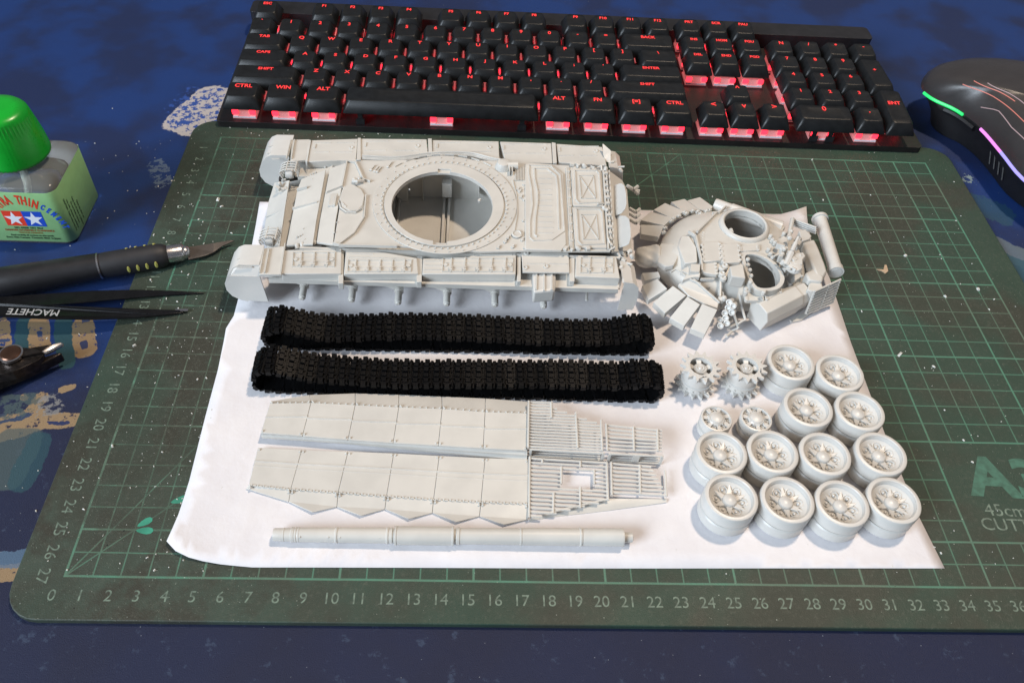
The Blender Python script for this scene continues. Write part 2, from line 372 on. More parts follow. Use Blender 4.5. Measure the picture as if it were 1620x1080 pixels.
# A3 sign field
pA = at(1531, 754); letters('printed_sign', 'A3', 2.65, M_PGRN, place(pA.x, pA.y-.02, .002, (0, 0, -.05)) @ Matrix.Diagonal((1.12, 1, 1, 1)), cm, th=.0015, bold=.10, align='LEFT')
pA = at(1556, 803); letters('printed_sign', '45cmx30cm', .80, M_PGRY, place(pA.x, pA.y-.1, .002, (0, 0, -.03)), cm, th=.0015, align='LEFT')
pA = at(1551, 827); letters('printed_sign', 'CUTTING MAT', .80, M_PGRY, place(pA.x, pA.y-.05, .002, (0, 0, -.03)), cm, th=.0015, align='LEFT')
b = B()
def leaf(cx_, cy_, a, L, wd):
    P = []
    for k in range(10):
        u = 2*PI*k/10; P.append(Vector((cx_, cy_, .004))+rz(a) @ Vector((L*(.5-.5*math.cos(u)), wd*math.sin(u)*(1.3-.5*math.cos(u))*.5, 0)))
    b.prism(P[::1], .003)
leaf(2.05, -24.95, .62, .60, .22); leaf(2.05, -25.12, -.02, .66, .22); leaf(3.05, -23.90, .35, .75, .24)
b.build('printed_arrow', M_PTEAL, cm, smooth=0)

# ------------------------------------------------------------------ paper
def paper():
    ol = atl([(411, 320), (405, 356), (398, 393), (386, 440), (370, 500), (358, 521), (345, 585), (325, 660), (300, 760), (283, 815), (266, 860)]) + atl([(280, 875), (300, 884), (322, 889), (349, 893), (400, 897.5), (620, 898), (900, 899), (1200, 899), (1494, 899)]) + atl([(1452, 815), (1400, 688), (1345, 540), (1312, 440), (1283, 380), (1272, 335)])+atl([(1235, 340), (1130, 337), (800, 326)])
    bm = bmesh.new(); vs = [bm.verts.new((p.x, p.y, 0)) for p in ol]; f = bm.faces.new(vs); bmesh.ops.triangulate(bm, faces=[f])
    for _ in range(5): bmesh.ops.subdivide_edges(bm, edges=[e for e in bm.edges if e.calc_length() > .9], cuts=1, use_grid_fill=False); bmesh.ops.triangulate(bm, faces=bm.faces)
    c0 = at(266, 860); n0 = Vector((.7, .6, 0)).normalized(); tr = at(1272, 335); bump0 = at(358, 519)
    for v in bm.verts:
        z = .022
        d = (Vector((v.co.x, v.co.y, 0))-Vector((c0.x, c0.y, 0))).dot(n0)
        z += max(0, 1.7-d)**2*.07
        d = (Vector((v.co.x-tr.x, v.co.y-tr.y, 0))).length; z += max(0, 2.0-d)**2*.09
        d = math.hypot(v.co.x-bump0.x, (v.co.y-bump0.y)*2); z += max(0, 1.2-d)*.05
        z += .012*(1+math.sin(v.co.x*.35+1)*math.sin(v.co.y*.5)); v.co.z = z
    for v in bm.verts: v.co *= S
    me = bpy.data.meshes.new('paper_sheet'); bm.to_mesh(me); bm.free(); me.materials.append(M_PAPER); me.polygons.foreach_set('use_smooth', [True]*len(me.polygons))
    o = bpy.data.objects.new('paper_sheet', me); COL.objects.link(o)
    so = o.modifiers.new('thickness', 'SOLIDIFY'); so.thickness = .012*S; so.offset = -1
    tag(o, 'white sheet of paper under the kit parts, its lower left corner curling up', 'paper')
paper()
PZ = .04   # height of the paper's surface
def xz(px, py, z): return at(px, py, z)
def ell(cx_, cy_, rx, ry, z, n=48, a0=0.0): return [Vector((cx_+rx*math.cos(a0+2*PI*k/n), cy_+ry*math.sin(a0+2*PI*k/n), z)) for k in range(n)]
def cat(P, n=4, closed=True):
    """smooth curve through P"""
    P = [Vector(p) for p in P]; L = len(P); out = []
    for i in range(L if closed else L-1):
        p0, p1, p2, p3 = (P[(i-1) % L], P[i], P[(i+1) % L], P[(i+2) % L]) if closed else (P[max(i-1, 0)], P[i], P[i+1], P[min(i+2, L-1)])
        for k in range(n):
            t_ = k/n; out.append(.5*((2*p1)+(p2-p0)*t_+(2*p0-5*p1+4*p2-p3)*t_*t_+(3*p1-p0-3*p2+p3)*t_**3))
    if not closed: out.append(P[-1])
    return out

# ================================================================== tank hull
def build_hull():
    H = thing('tank_hull', 'unpainted grey tank hull with an empty round turret opening, upper left on the paper', 'model tank hull', (13.4, -8.5, PZ))
    yF, yN = -5.0, -11.75
    # tub: floor, walls
    b = B(); x0, x1 = 6.6, 21.75
    b.box(((x0+x1)/2, (yF+yN)/2, .14), (x1-x0, yF-yN, .16))
    b.build('hull_floor', M_PL, H)
    b = B()
    b.box(((x0+x1)/2, yF, 1.28), (x1-x0, .12, 2.4)); b.box(((x0+x1)/2, yN, 1.28), (x1-x0, .12, 2.4))
    b.box((x1, (yF+yN)/2, 1.28), (.12, yF-yN-.12, 2.4)); b.box((8.6, (yF+yN)/2, 1.0), (.1, yF-yN-.12, 1.8))
    b.box((17.3, (yF+yN)/2+1.0, 1.2), (.08, 3.6, 2.0))
    b.box((7.0, yN+.05, 1.05), (3.3, .1, 1.9)); b.box((7.0, yF-.05, 1.05), (3.3, .1, 1.9))
    b.build('side_wall', M_PL, H)
    # inside: torsion tubes, brackets
    for k, (xx, wd) in enumerate(((10.45, .16), (10.75, .1), (13.15, .14), (13.42, .14), (15.9, .12))):
        B().box((xx, (yF+yN)/2, .34), (wd, yF-yN-.3, .22)).build('torsion_bar_cover', M_PL, H, bevel=.02)
    b = B()
    b.box((13.3, -5.35, 1.15), (.5, .5, .9)); b.box((15.0, -5.2, 1.2), (.06, .5, 1.0)); b.box((12.0, -5.2, 1.1), (.06, .35, 1.8)); b.box((10.9, -5.3, 1.0), (.6, .35, 1.6)); b.box((15.9, -6.4, .9), (.05, .5, 1.5))
    for k in range(4): b.tube([(16.1+.25*k, -6.6-.1*k, .35), (16.1+.25*k, -6.6-.1*k, 1.55-.12*k)], .08, 8)
    b.build('inner_bracket', M_PL, H, bevel=.015)
    # deck with the turret opening
    hole = (13.17, -8.80, 2.48, 2.64)
    zt = 2.76
    dk = atl([(549, 256), (600, 254), (700, 251), (830, 257), (957, 266), (966, 397), (900, 397), (835, 396), (760, 398), (650, 390), (527.5, 387)], zt)
    b = B(); b.prism(dk, .12, [ell(*hole, zt)[::-1]])
    b.build('upper_deck', M_PL, H, bevel=.02)
    # ring: outer race lower, inner race with a notch at the front and the rear
    def annulus(o, i, z, th): b = B(); b.prism(ell(*o, z, 72), th, [ell(*i, z, 72)[::-1]]); return b
    annulus((13.30, -8.50, 3.55, 3.72), (13.26, -8.62, 3.02, 3.20), 2.815, .06).build('ring_outer_race', M_PL, H, bevel=.02)
    inn = ell(hole[0], hole[1], hole[2], hole[3], 2.86, 96)
    inn2 = []
    for i, p in enumerate(inn):
        c_ = 24 if i < 48 else 72; s_ = 1 if c_ == 24 else -1; q = Vector((p.x, hole[1]+s_*(hole[3]+.22), 2.86))
        if abs(i-c_) < 2: inn2.append(q)
        elif i == c_-2: inn2 += [p, q]
        elif i == c_+2: inn2 += [q, p]
        else: inn2.append(p)
    inn = inn2
    b = B(); b.prism(ell(13.26, -8.62, 2.95, 3.13, 2.86, 72), .2, [inn[::-1]]); b.build('ring_inner_race', M_PL, H, bevel=.015)
    b = B()
    for k in range(64):
        a = 2*PI*k/64; b.dome((13.26+3.10*math.cos(a), -8.62+3.28*math.sin(a), 2.835), .055, .06, 6)
        if k % 2: b.dome((13.28+3.40*math.cos(a), -8.56+3.58*math.sin(a), 2.835), .035, .04, 5)
    b.build('ring_bolts', M_PL, H)['kind'] = 'stuff'
    b = B()
    for k in range(8):
        a0 = math.radians(52+k*11); pts = [(13.3+3.70*math.cos(a0+q*.042), -8.5+3.86*math.sin(a0+q*.042), 2.77) for q in range(4)]; b.rib(pts, .05, .06)
    b.build('ring_guard', M_PL, H)
    # fenders (lower ledges), far and near
    zf = 2.06
    xl, xr = at(413, 430, 2.45).x, at(982, 440, 2.45).x
    fo, ni = -3.05, -13.42
    b = B(); b.prism([(xl, -11.75, zf), (xr, -11.75, zf), (xr, ni, zf), (xl, ni+.15, zf)], .08); b.build('near_fender', M_PL, H, bevel=.02)
    xl2, xr2 = at(459, 240, 2.45).x, at(955, 240, 2.45).x
    b = B(); b.prism([(xl2+.45, -5.95, zf), (xl2+3, -5.95, zf), (xl2+3.2, -5.2, zf), (xr2, -5.0, zf), (xr2, fo, zf), (xl2, fo, zf), (xl2, -4.9, zf)], .08); b.build('far_fender', M_PL, H, bevel=.02)
    b = B()
    for i, x in enumerate(np.linspace(xl+.3, xr-.2, 9)): b.box((x, ni+.02, zf-.08), (.05, .05, .16))
    b.box(((xl+xr)/2+.1, ni-.04, zf-.07), (xr-xl-.4, .14, .24)); b.build('fender_lip', M_PL, H)
    # near stowage boxes
    zs = 2.50
    def sbox(L, z, th, name='stowage_box', bev=.035): return B().prism(atl(L, z), th).build(name, M_PL, H, bevel=bev)
    def lines(parent, LL, z, wd=.05, h=.035, name='raised_rib', m=None):
        b = B()
        for L in LL: b.rib(atl(L, z), wd, h)
        return b.build(name, m or M_PL, parent)
    s1 = sbox([(449.5, 396), (541, 393), (540, 432.5), (445, 433)], zs, .46)
    s2 = sbox([(547, 395.5), (598, 397), (660, 408), (662, 433), (544, 433)], zs, .46)
    s3 = sbox([(669, 409), (738, 408), (756, 399), (817, 398), (816, 434), (668, 433)], zs, .46)
    s4 = sbox([(911, 403), (975, 405), (981, 440), (910, 437)], zs, .50)
    def pouch(par, x0, x1, y0, y1, n, z, clasp=True, hor=2):
        P = [(x0, y0), (x1, y0), (x1-1, y1), (x0-1, y1), (x0, y0)]
        b = B(); b.rib(atl(P, z), .055, .05)
        for k in range(1, hor+1):
            yy = y0+(y1-y0)*k/(hor+1); b.rib(atl([(x0+2, yy), (x1-2, yy)], z), .03, .02)
        b.build('raised_frame', M_PL, par)
        for k in range(n):
            xx = x0+(x1-x0)*(k+.6)/(n+.2); b = B(); b.rib(atl([(xx+1, y0-1), (xx-1, y1+1)], z), .07, .06); q = at(xx-1, y0+(y1-y0)*.8, z)
            b.box((q.x, q.y, z+.05), (.16, .26, .08)); b.dome((q.x, q.y, z+.08), .05, .05, 6); b.build('strap', M_PL, par)
        b = B()
        for xx in (x0+4, x1-5):
            q = at(xx, (y0+y1)/2, z); b.lathe([(.1, 0), (.1, .05), (.06, .06), (0, .03)], (q.x, q.y, z), 10)
        b.build('lock', M_PL, par)
    pouch(s1, 464, 530, 400, 422, 3, zs); pouch(s2, 551, 651, 412, 430, 5, zs); pouch(s3, 701, 812, 409, 430, 5, zs); pouch(s4, 919, 970, 408, 432, 2, zs)
    lines(s1, [[(455, 397), (530, 395)]], zs); lines(s2, [[(553, 401), (590, 402)], [(552, 407), (640, 409)]], zs); lines(s3, [[(673, 413), (697, 413)], [(672, 420), (697, 420)], [(671, 427), (697, 427)], [(760, 403), (810, 403)]], zs)
    # joint covers between the boxes
    for L in ([(536, 391), (544, 391), (543, 448), (535, 448)], [(660, 405), (668, 405), (667, 446), (659, 446)], [(818, 398), (824, 398), (824, 445), (818, 445)], [(901, 404), (909, 404), (909, 445), (901, 445)]): sbox(L, 2.40, .4, 'joint_cover', .02)
    pl = sbox([(825, 398), (900, 397), (901, 431), (827, 430)], 2.50, .10, 'fender_plate', .02)
    lines(pl, [[(835, 404), (890, 405)], [(833, 417), (862, 417)], [(868, 417), (898, 418)]], 2.50, .04, .03)
    b = B()
    for q in ((833, 401), (864, 422), (831, 424)): p = at(*q, 2.5); b.lathe([(.13, 0), (.13, .05), (.08, .07), (.05, .02), (0, .02)], (p.x, p.y, 2.5), 10)
    b.build('filler_cap', M_PL, pl)
    # exhaust box on the near side
    ex = B().prism(atl([(842, 431), (880, 431.5), (878.5, 459), (844, 462)], 2.30), .75).build('exhaust_box', M_PL2, H, bevel=.10, seg=3)
    lines(ex, [[(849, 434), (848, 459)], [(861, 434), (861, 460)], [(873, 434), (873, 459)]], 2.31, .10, .05)
    for xa, xb in ((826, 843), (880, 902)): B().box(((at(xa, 436, 2.1).x+at(xb, 436, 2.1).x)/2, -12.95, 1.75), (at(xb, 436, 2.1).x-at(xa, 436, 2.1).x, .5, .5)).build('exhaust_bracket', M_PL, H, bevel=.03)
    # far fender boxes
    FB = [[(493, 222), (566, 219.5), (563, 252.5), (486, 256)], [(571, 219.5), (675, 220.5), (677, 243.5), (640, 250.5), (570, 251)], [(684, 221.5), (789, 223.5), (790, 252), (775, 251), (740, 244), (684, 243.5)], [(791, 224), (872, 226.5), (874, 258), (800, 257)], [(880, 227.5), (953, 232.5), (960, 262), (884, 257)]]
    for i, L in enumerate(FB):
        o = sbox(L, zs, .42, 'far_stowage_box', .03)
        xa, xb = L[0][0], L[1][0]; ya = L[0][1]
        w_ = xb-xa
        lines(o, [[(xa+w_*.08, ya+4.5), (xa+w_*.42, ya+4)], [(xa+w_*.55, ya+4.3), (xa+w_*.92, ya+4.2)], [(xa+w_*.06, ya+19), (xa+w_*.38, ya+18.5)], [(xa+w_*.5, ya+18.8), (xa+w_*.88, ya+18.8)]], zs, .05, .03)
        b = B(); p = at(xa+w_*.86, ya+12, zs); b.lathe([(.13, 0), (.13, .04), (.09, .05), (.07, .02), (0, .02)], (p.x, p.y, zs), 10); b.build('cap_disc', M_PL, o); b = B(); p = at(xa+w_*.07, ya+10, zs); b.box((p.x, p.y, zs+.02), (.08, .35, .05)); b.build('latch', M_PL, o)
    for L in ([(566, 218), (571, 218), (571, 253), (564, 253)], [(677, 219), (683, 219), (684, 243), (678, 244)], [(873, 225), (879, 226), (881, 258), (875, 258)]): sbox(L, 2.56, .46, 'strap_plate', .02)
    # cables along the far fender
    for dy, r_ in ((0, .05), (2.6, .04), (5.0, .05)):
        b = B(); b.tube(cat(atl([(573, 246+dy), (628, 248+dy), (684, 241.5+dy), (740, 241+dy), (775, 249+dy), (800, 254+dy*.8)], 2.62-.06*dy/2.6), 6, False), r_, 6); b.build('tow_cable', M_PL, H)
    # front: sloped plates between the splash board lines
    def plate(L, name, th=.12, bev=.02, lab=None): return B().prism([at(x, y, z) for x, y, z in L], th).build(name, M_PL, H, bevel=bev, smooth=20)
    plate([(547.5, 257.5, 2.74), (522, 266, 2.56), (506, 349, 2.52), (501, 383, 2.52), (526.5, 386.5, 2.74), (531, 350, 2.74)], 'front_plate')
    plate([(515.5, 268.5, 2.56), (477, 283, 2.22), (470.5, 300, 2.14), (453, 388, 2.12), (495, 386, 2.56), (500.5, 349, 2.56)], 'glacis_plate')
    plate([(458, 285, 2.12), (434, 289, 1.60), (424.5, 320, 1.30), (416.5, 372, 1.12), (424, 395, 1.12), (442, 391, 2.05), (451, 328, 2.10)], 'nose_plate', .14)
    b = B(); b.prism([at(x, y, z) for x, y, z in ((480, 283, 1.45), (456, 288, 1.45), (440, 396, 1.45), (464, 392, 1.45))], .4); b.build('splash_trough', M_PL, H)
    b = B(); b.prism([at(x, y, z) for x, y, z in ((526, 262, 2.2), (512, 268, 2.2), (492, 389, 2.2), (508, 389, 2.2))], .4); b.build('glacis_joint', M_PL, H)
    b = B(); b.prism([Vector((5.4, -5.2, 1.15)), Vector((8.6, -5.2, 2.3)), Vector((8.6, -11.6, 2.3)), Vector((5.2, -11.6, 1.15))], .6); b.prism([Vector((5.4, -5.2, .9)), Vector((7.2, -5.2, .9)), Vector((7.2, -11.6, .9)), Vector((5.3, -11.6, .9))], .8); b.build('lower_front_plate', M_PL, H)
    b = B()
    b.rib([at(420, 343, 1.28), at(448, 333.5, 1.92)], .06, .05); b.rib([at(437, 328, 1.5), at(452, 324, 1.95)], .05, .04)
    for P_ in ([(463, 331, 2.14), (502, 321, 2.5)], [(470, 301, 2.2), (486, 297, 2.38)], [(517, 305, 2.6), (541, 296, 2.76), (549, 257, 2.76), (563, 258, 2.78), (575, 285, 2.78), (586, 288, 2.78)], [(527, 386, 2.76), (536, 388, 2.78), (560, 370, 2.78), (576, 345, 2.78), (579, 310, 2.78)], [(536, 389, 2.78), (628, 391, 2.78)]):
        b.rib([at(*q) for q in P_], .10, .11)
    b.build('splash_rail', M_PL, H)
    b = B()
    for q in ((492, 277), (496, 275), (500, 273.5), (494, 285), (499, 284), (509, 281), (508, 292), (470, 375), (474, 374), (478, 372.5), (494, 360), (480, 363), (484, 362), (492, 371)): p = at(*q, 2.34); b.dome((p.x, p.y, 2.33), .05, .09, 6)
    b.build('bolt_heads', M_PL, H)['kind'] = 'stuff'
    b = B(); b.box(tuple(at(527, 317, 2.68)), (.35, .9, .12)); b.box(tuple(at(530, 318, 2.76)), (.12, .7, .14)); b.build('periscope', M_PL, H, bevel=.02)
    hp = [(541, 300), (548, 293), (560, 292), (572, 299), (577, 308), (574, 325), (566, 332), (552, 333), (541, 328), (537, 314)]
    hb = B().prism(atl(hp, 2.86), .14).build('driver_hatch', M_PL, H, bevel=.04)
    lines(hb, [[(536, 318), (538, 328), (548, 335), (563, 335.5), (573, 329)], [(541, 321), (548, 328)]], 2.84, .06, .05)
    b = B(); p = at(566, 289, 2.86)
    b.tube([p+Vector((-.25, .1, 0)), p+Vector((0, -.05, .12)), p+Vector((.28, .15, .02))], .09, 8); b.dome(p+Vector((-.2, .25, -.02)), .12, .12); b.dome(p+Vector((.05, .3, -.02)), .1, .12); b.build('hatch_hinge', M_PL, hb)
    b = B()
    for q in ((587, 269), (593, 271), (597, 272), (614, 264)): p = at(*q, 2.78); b.dome(p, .09, .08); b.box(p+Vector((.1, .22, .03)), (.05, .35, .06), rz(-.4))
    for q in ((648, 300), (533, 352), (529, 368)): p = at(*q, 2.78); b.dome(p, .04, .05, 6)
    b.build('grab_handle', M_PL, H)
    # head lamps with guards in the two front corners, tow hooks
    def lamp(px, py, z, s_):
        p = at(px, py, z); b = B(); b.lathe([(.0, .0), (.26, .0), (.30, .12), (.26, .38), (0, .42)], p, 16, Matrix.Rotation(-PI/2, 3, 'Y')); b.build('head_lamp', M_PL2, H)
        b = B()
        for dy in (-.3, -.1, .1, .3): b.tube(cat([p+Vector((-.5, dy, -.15)), p+Vector((-.62, dy, .25)), p+Vector((-.25, dy, .48)), p+Vector((.22, dy, .45)), p+Vector((.3, dy, .0))], 3, False), .035, 6)
        for q in ((-.58, .2), (-.25, .48), (.2, .46)): b.tube([p+Vector((q[0], -.42, q[1])), p+Vector((q[0], .42, q[1]))], .035, 6)
        b.build('lamp_guard', M_PL, H)
    lamp(464, 274, 2.2, 1); lamp(433, 380, 1.9, 1)
    def clutter(L, z, seed, name):
        rnd = random.Random(seed); b = B()
        for (px, py) in L:
            p = at(px, py, z); k = rnd.random()
            if k < .4: b.lathe([(.1, -.1), (.12, .05), (.08, .14), (0, .16)], p, 8, Matrix.Rotation(rnd.uniform(-1, 1), 3, 'X') @ Matrix.Rotation(rnd.uniform(-1, 1), 3, 'Y'))
            elif k < .75: b.box(p, (rnd.uniform(.12, .3), rnd.uniform(.1, .25), rnd.uniform(.1, .22)), rz(rnd.uniform(-1, 1)))
            else: b.tube([p, p+Vector((rnd.uniform(-.4, .4), rnd.uniform(-.3, .3), .12))], .05, 6)
        o = b.build(name, M_PL, H, bevel=.01); o['kind'] = 'stuff'; return o
    clutter([(443, 292), (449, 285), (455, 279), (440, 298), (450, 300), (505, 261), (513, 260), (519, 257), (526, 256), (508, 263)], 2.0, 3, 'tow_hook')
    clutter([(470, 390), (478, 388), (486, 386), (492, 385), (498, 384), (474, 385)], 2.3, 4, 'smoke_fitting')
    # engine deck
    ez = 2.87
    e1 = B().prism(atl([(830.5, 259), (873, 260.5), (891.5, 275), (896, 386), (888, 396), (831, 394)], ez), .12).build('engine_cover', M_PL, H, bevel=.03)
    lines(e1, [[(837, 262), (872, 263.5), (886.5, 277.5), (893, 366), (873, 380), (844, 381), (838.5, 376), (838, 352), (842.5, 325), (841, 300), (836.5, 275), (837, 262)]], ez, .07, .05)
    lines(e1, [[(846, 267), (866, 267.5), (880, 279), (882.5, 300), (884.5, 363)], [(845, 268), (846, 285), (850.5, 305), (850.5, 320), (847, 345), (846, 372), (850, 375)]], ez, .09, .06, 'inner_frame')
    for k in range(12):
        y = 274+k*8.6; lines(e1, [[(851, y), (872+k*.3, y+.3)]], ez, .045, .03, 'louvre')
    cv = B().prism(atl([(816, 260), (831, 260.5), (830.5, 286.5), (814, 285.5)], 2.80), .06).build('grille_frame', M_PL, H)
    for k in range(6):
        B().prism(atl([(815.5+k*2.4, 262.5), (816.7+k*2.4, 262.5), (816.2+k*2.4, 284.5), (815+k*2.4, 284.5)], 2.86), .08).build('grille_slat', M_PL, cv)
    b = B(); p = at(796, 263, 2.85); b.lathe([(.0, .32), (.3, .26), (.42, .0), (.42, -.1)], p, 14); b.tube([p+Vector((.2, -.05, .05)), p+Vector((.75, 0, .05))], .24, 12); b.build('air_intake', M_PL, H)
    for xx in (806, 810): B().box(at(xx, 269, 2.88), (.06, .62, .3)).build('intake_flange', M_PL, H)
    b = B(); p = at(818, 371, 2.8); b.lathe([(.26, 0), (.26, .06), (.2, .09), (.17, .05), (0, .05)], p, 16); b.build('filler_ring', M_PL, H)
    lines(H, [[(811, 285), (817, 310), (818, 340), (813, 370)]], 2.77, .05, .04)
    b = B()
    for q in ((829, 292), (819, 300), (822, 303), (824, 312), (829, 316), (828, 349), (803, 377), (799, 383), (788, 392), (811, 391), (830, 392), (758, 318), (826, 380)): p = at(*q, 2.79); b.box(p, (.12, .16, .12), rz(random.random())); b.dome(p+Vector((.05, .1, 0)), .07, .08, 6)
    b.build('deck_fitting', M_PL, H, bevel=.01)
    # dark trough with rods, then two cross-braced radiator covers
    for xa, xb in ((893, 901), (955, 966)):
        pass
    tr1 = [(894.5, 262), (901, 263), (906, 396), (899, 396)]
    b = B()
    for k, (xa, xb) in enumerate(((896, 902.5), (898.5, 905))):
        b.tube([at(xa, 265, 2.80), at(xb, 393, 2.80)], .05, 6)
    for k in range(9): b.box(at(899+k*.7, 272+k*13.6, 2.82), (.14, .12, .12))
    b.build('hinge_rod', M_PL, H)
    def brace(px0, py0, px1, py1, dx, names):
        o = B().prism(atl([(px0, py0), (px1, py0+1.2), (px1+dx, py1+1), (px0+dx*.9, py1)], ez), .14).build('radiator_cover', M_PL, H, bevel=.03)
        i = lambda u, v: (px0+(px1-px0)*u+dx*v, py0+(py1-py0)*v)
        lines(o, [[i(.12, .06), i(.85, .06), i(.93, .14), i(.93, .93), i(.2, .95), i(.1, .85), i(.12, .06)]], ez, .09, .06)
        lines(o, [[i(.26, .2), i(.74, .2), i(.76, .82), i(.28, .82), i(.26, .2)], [i(.26, .2), i(.76, .82)], [i(.74, .2), i(.28, .82)]], ez, .06, .045, 'cross_brace')
    brace(903, 267, 950.5, 325, 4, 'a'); brace(905.5, 327.5, 955, 391, 5, 'b')
    b = B()
    for k, xa in enumerate((954.5, 959, 963.5)): b.tube([at(xa, 270, 2.84-.04*k), at(xa+8, 394, 2.84-.04*k)], .055, 6)
    for k in range(13): b.box(at(958+k*.75, 275+k*9.4, 2.86), (random.uniform(.1, .22), .16, .16), rz(.2))
    b.build('rear_rail', M_PL, H)
    clutter([(905, 260), (915, 262), (925, 262.5), (935, 263), (945, 265), (905, 395), (915, 393), (930, 393), (895, 393), (964, 396), (956, 330), (960, 333), (965, 385), (957, 322), (952, 270), (958, 268)], 2.86, 11, 'deck_hinge')
    # tail
    b = B(); b.prism([at(x, y, z) for x, y, z in ((958, 266, 2.7), (984, 285, 2.2), (992, 300, 2.2), (1000, 396, 2.2), (968, 398, 2.7))], .12); b.build('tail_deck', M_PL, H, smooth=20)
    B().box((22.05, (yF+yN)/2, 1.25), (.12, 6.6, 2.0)).build('rear_plate', M_PL, H)
    b = B()
    for k in range(3): b.tube([(22.2, -5.6, 2.05-.5*k), (22.2, -11.2, 2.05-.5*k)], .07, 6)
    b.build('rear_bar', M_PL, H)
    for L, zl in (([(969.5, 295), (975, 291.5), (983, 289.5), (987.6, 293), (990.5, 305), (991.3, 322), (989, 330), (984, 335), (974, 339.6), (971.5, 320)], 1), ([(973.9, 342), (981, 340.5), (990, 341.2), (995.4, 346), (997.6, 360), (998, 375), (995.5, 384), (989, 387.5), (979.4, 390.7), (976.5, 365)], 1)):
        xm = min(p[0] for p in L); b = B(); b.prism([at(x, y, 2.45+(x-xm)*.040) for x, y in L], .10); b.build('tilted_rear_flap', M_PL2, H, bevel=.02, smooth=20)  # grey flap, tilt exaggerated so the window light turns it near white
    def bracket(L, z):
        for p_, q_ in zip(L, L[1:]):
            b = B(); b.tube([at(*p_, z), at(*q_, z)], .10, 6); b.build('drum_bracket', M_PL, H)
    bracket([(992, 294), (1002, 300), (1009, 295)], 2.3); bracket([(1002, 300), (1010, 307)], 2.2); bracket([(1004, 301), (1012, 303)], 2.2)
    for dy in (0, 8, 17): bracket([(996, 330+dy), (1006, 336+dy), (1012, 331+dy)], 1.9)
    clutter([(982, 402), (988, 404), (994, 402), (1000, 406), (986, 412), (992, 416), (990, 410), (982, 424), (996, 398), (962, 252), (968, 258), (978, 264), (982, 270), (964, 247)], 2.35, 5, 'tow_shackle')
    # mudguards
    def mudguard(xh, y0, y1, prof, name, near=True):
        P = [(xh+a, z) for a, z in prof]; b = B(); th = .07
        n = len(P); nor = []
        for i in range(n):
            a, c = P[max(i-1, 0)], P[min(i+1, n-1)]; d = Vector((c[0]-a[0], 0, c[1]-a[1])).normalized(); nor.append(Vector((d.z, 0, -d.x)))
        yy = lambda y, z: y+.27*max(0, min(1, (z-2.05)/.33)) if (near and y == y1) else y
        vo = [[b.bm.verts.new((p[0], yy(y, p[1]), p[1])) for p in P] for y in (y0, y1)]
        vi = [[b.bm.verts.new(Vector((p[0], yy(y, p[1]), p[1]))+q*th) for p, q in zip(P, nor)] for y in (y0, y1)]
        for i in range(n-1):
            b.bm.faces.new([vo[0][i], vo[0][i+1], vo[1][i+1], vo[1][i]]); b.bm.faces.new([vi[0][i], vi[1][i], vi[1][i+1], vi[0][i+1]])
            for j in (0, 1): b.bm.faces.new([vo[j][i], vi[j][i], vi[j][i+1], vo[j][i+1]])
        for i in (0, n-1): b.bm.faces.new([vo[0][i], vo[1][i], vi[1][i], vi[0][i]])
        o = b.build(name, M_PL2, H, smooth=50)
        # side cheek
        xe = P[0][0]; b = B()
        if near:
            zc = 2.05; f = [(x, z) for x, z in P if z < 2.2]; pl_ = [Vector((xe, y1, zc)), Vector((f[0][0]+.12, y1, zc))]+[Vector((x, y1, z)) for x, z in f]+[Vector((xe+.12, y1, P[-1][1]-.05))]
            b.prism(pl_, .07, dirv=(0, 1, 0))
            b.prism([Vector((P[1][0], y1+.26, 2.445)), Vector((P[2][0]-.02, y1+.20, 2.31)), Vector((P[4][0]-.03, y1, 1.5)), Vector((P[3][0]+.06, y1-.01, 2.0))], .06, dirv=(0, .5, -.5))
            b.prism([Vector((xe, y1+.26, 2.455)), Vector((P[1][0], y1+.26, 2.44)), Vector((P[3][0]+.06, y1, 2.0)), Vector((xe, y1, 2.03))], .07, dirv=(0, .5, -.5))
        else: b.prism([Vector((x, y1, z)) for x, z in P]+[Vector((xe-.75, y1, 1.0)), Vector((xe-.2, y1, 2.1)), Vector((xe, y1, 2.3))], .07, dirv=(0, 1, 0))
        b.build('mudguard_cheek', M_PL2, H, smooth=20)
        return o
    hx = at(409, 425, 2.45).x; fr = [(0, 2.45), (-.9, 2.43), (-1.15, 2.30), (-1.42, 1.95), (-1.62, 1.5), (-1.62, 1.1), (-1.45, .75), (-1.1, .50), (-.8, .42)]
    o = mudguard(hx, -11.70, -13.32, fr, 'front_mudguard')
    lines(o, [[(376, 410), (402, 410)], [(373.5, 422.5), (399, 422.5)], [(388, 396), (406, 397)]], 2.45, .06, .04)
    B().prism(atl([(413, 393), (450, 389), (443, 434), (410, 434)], 2.50), .12).build('hinge_plate', M_PL, H, bevel=.02)
    lines(H, [[(418, 394), (411, 432)], [(426, 394), (419, 432)], [(451, 386), (444, 436)]], 2.52, .07, .07, 'hinge_bar')
    hx = at(459, 240, 2.45).x
    o = mudguard(hx, -3.05, -4.85, fr, 'front_mudguard', False)
    lines(o, [[(424, 232), (446, 231)], [(422, 243), (443, 242)], [(430, 252), (442, 252)]], 2.45, .06, .04)
    B().prism(atl([(462, 221), (489, 220.5), (484, 253), (459, 255)], 2.52), .14).build('hinge_plate', M_PL, H, bevel=.02)
    lines(H, [[(460, 222), (453, 252)], [(466, 222), (461, 252)]], 2.53, .07, .07, 'hinge_bar')
    b = B(); b.prism([at(489, 221, 2.55), at(492, 222, 2.55), at(486, 256, 2.55), at(485.5, 271, 2.2), at(482.5, 254, 2.5)], .1); b.build('splash_edge', M_PL, H)
    # rear mudguards
    rr_ = [(0, 2.40), (.45, 2.32), (.72, 2.05), (.80, 1.5), (.78, 1.0), (.70, .55)]
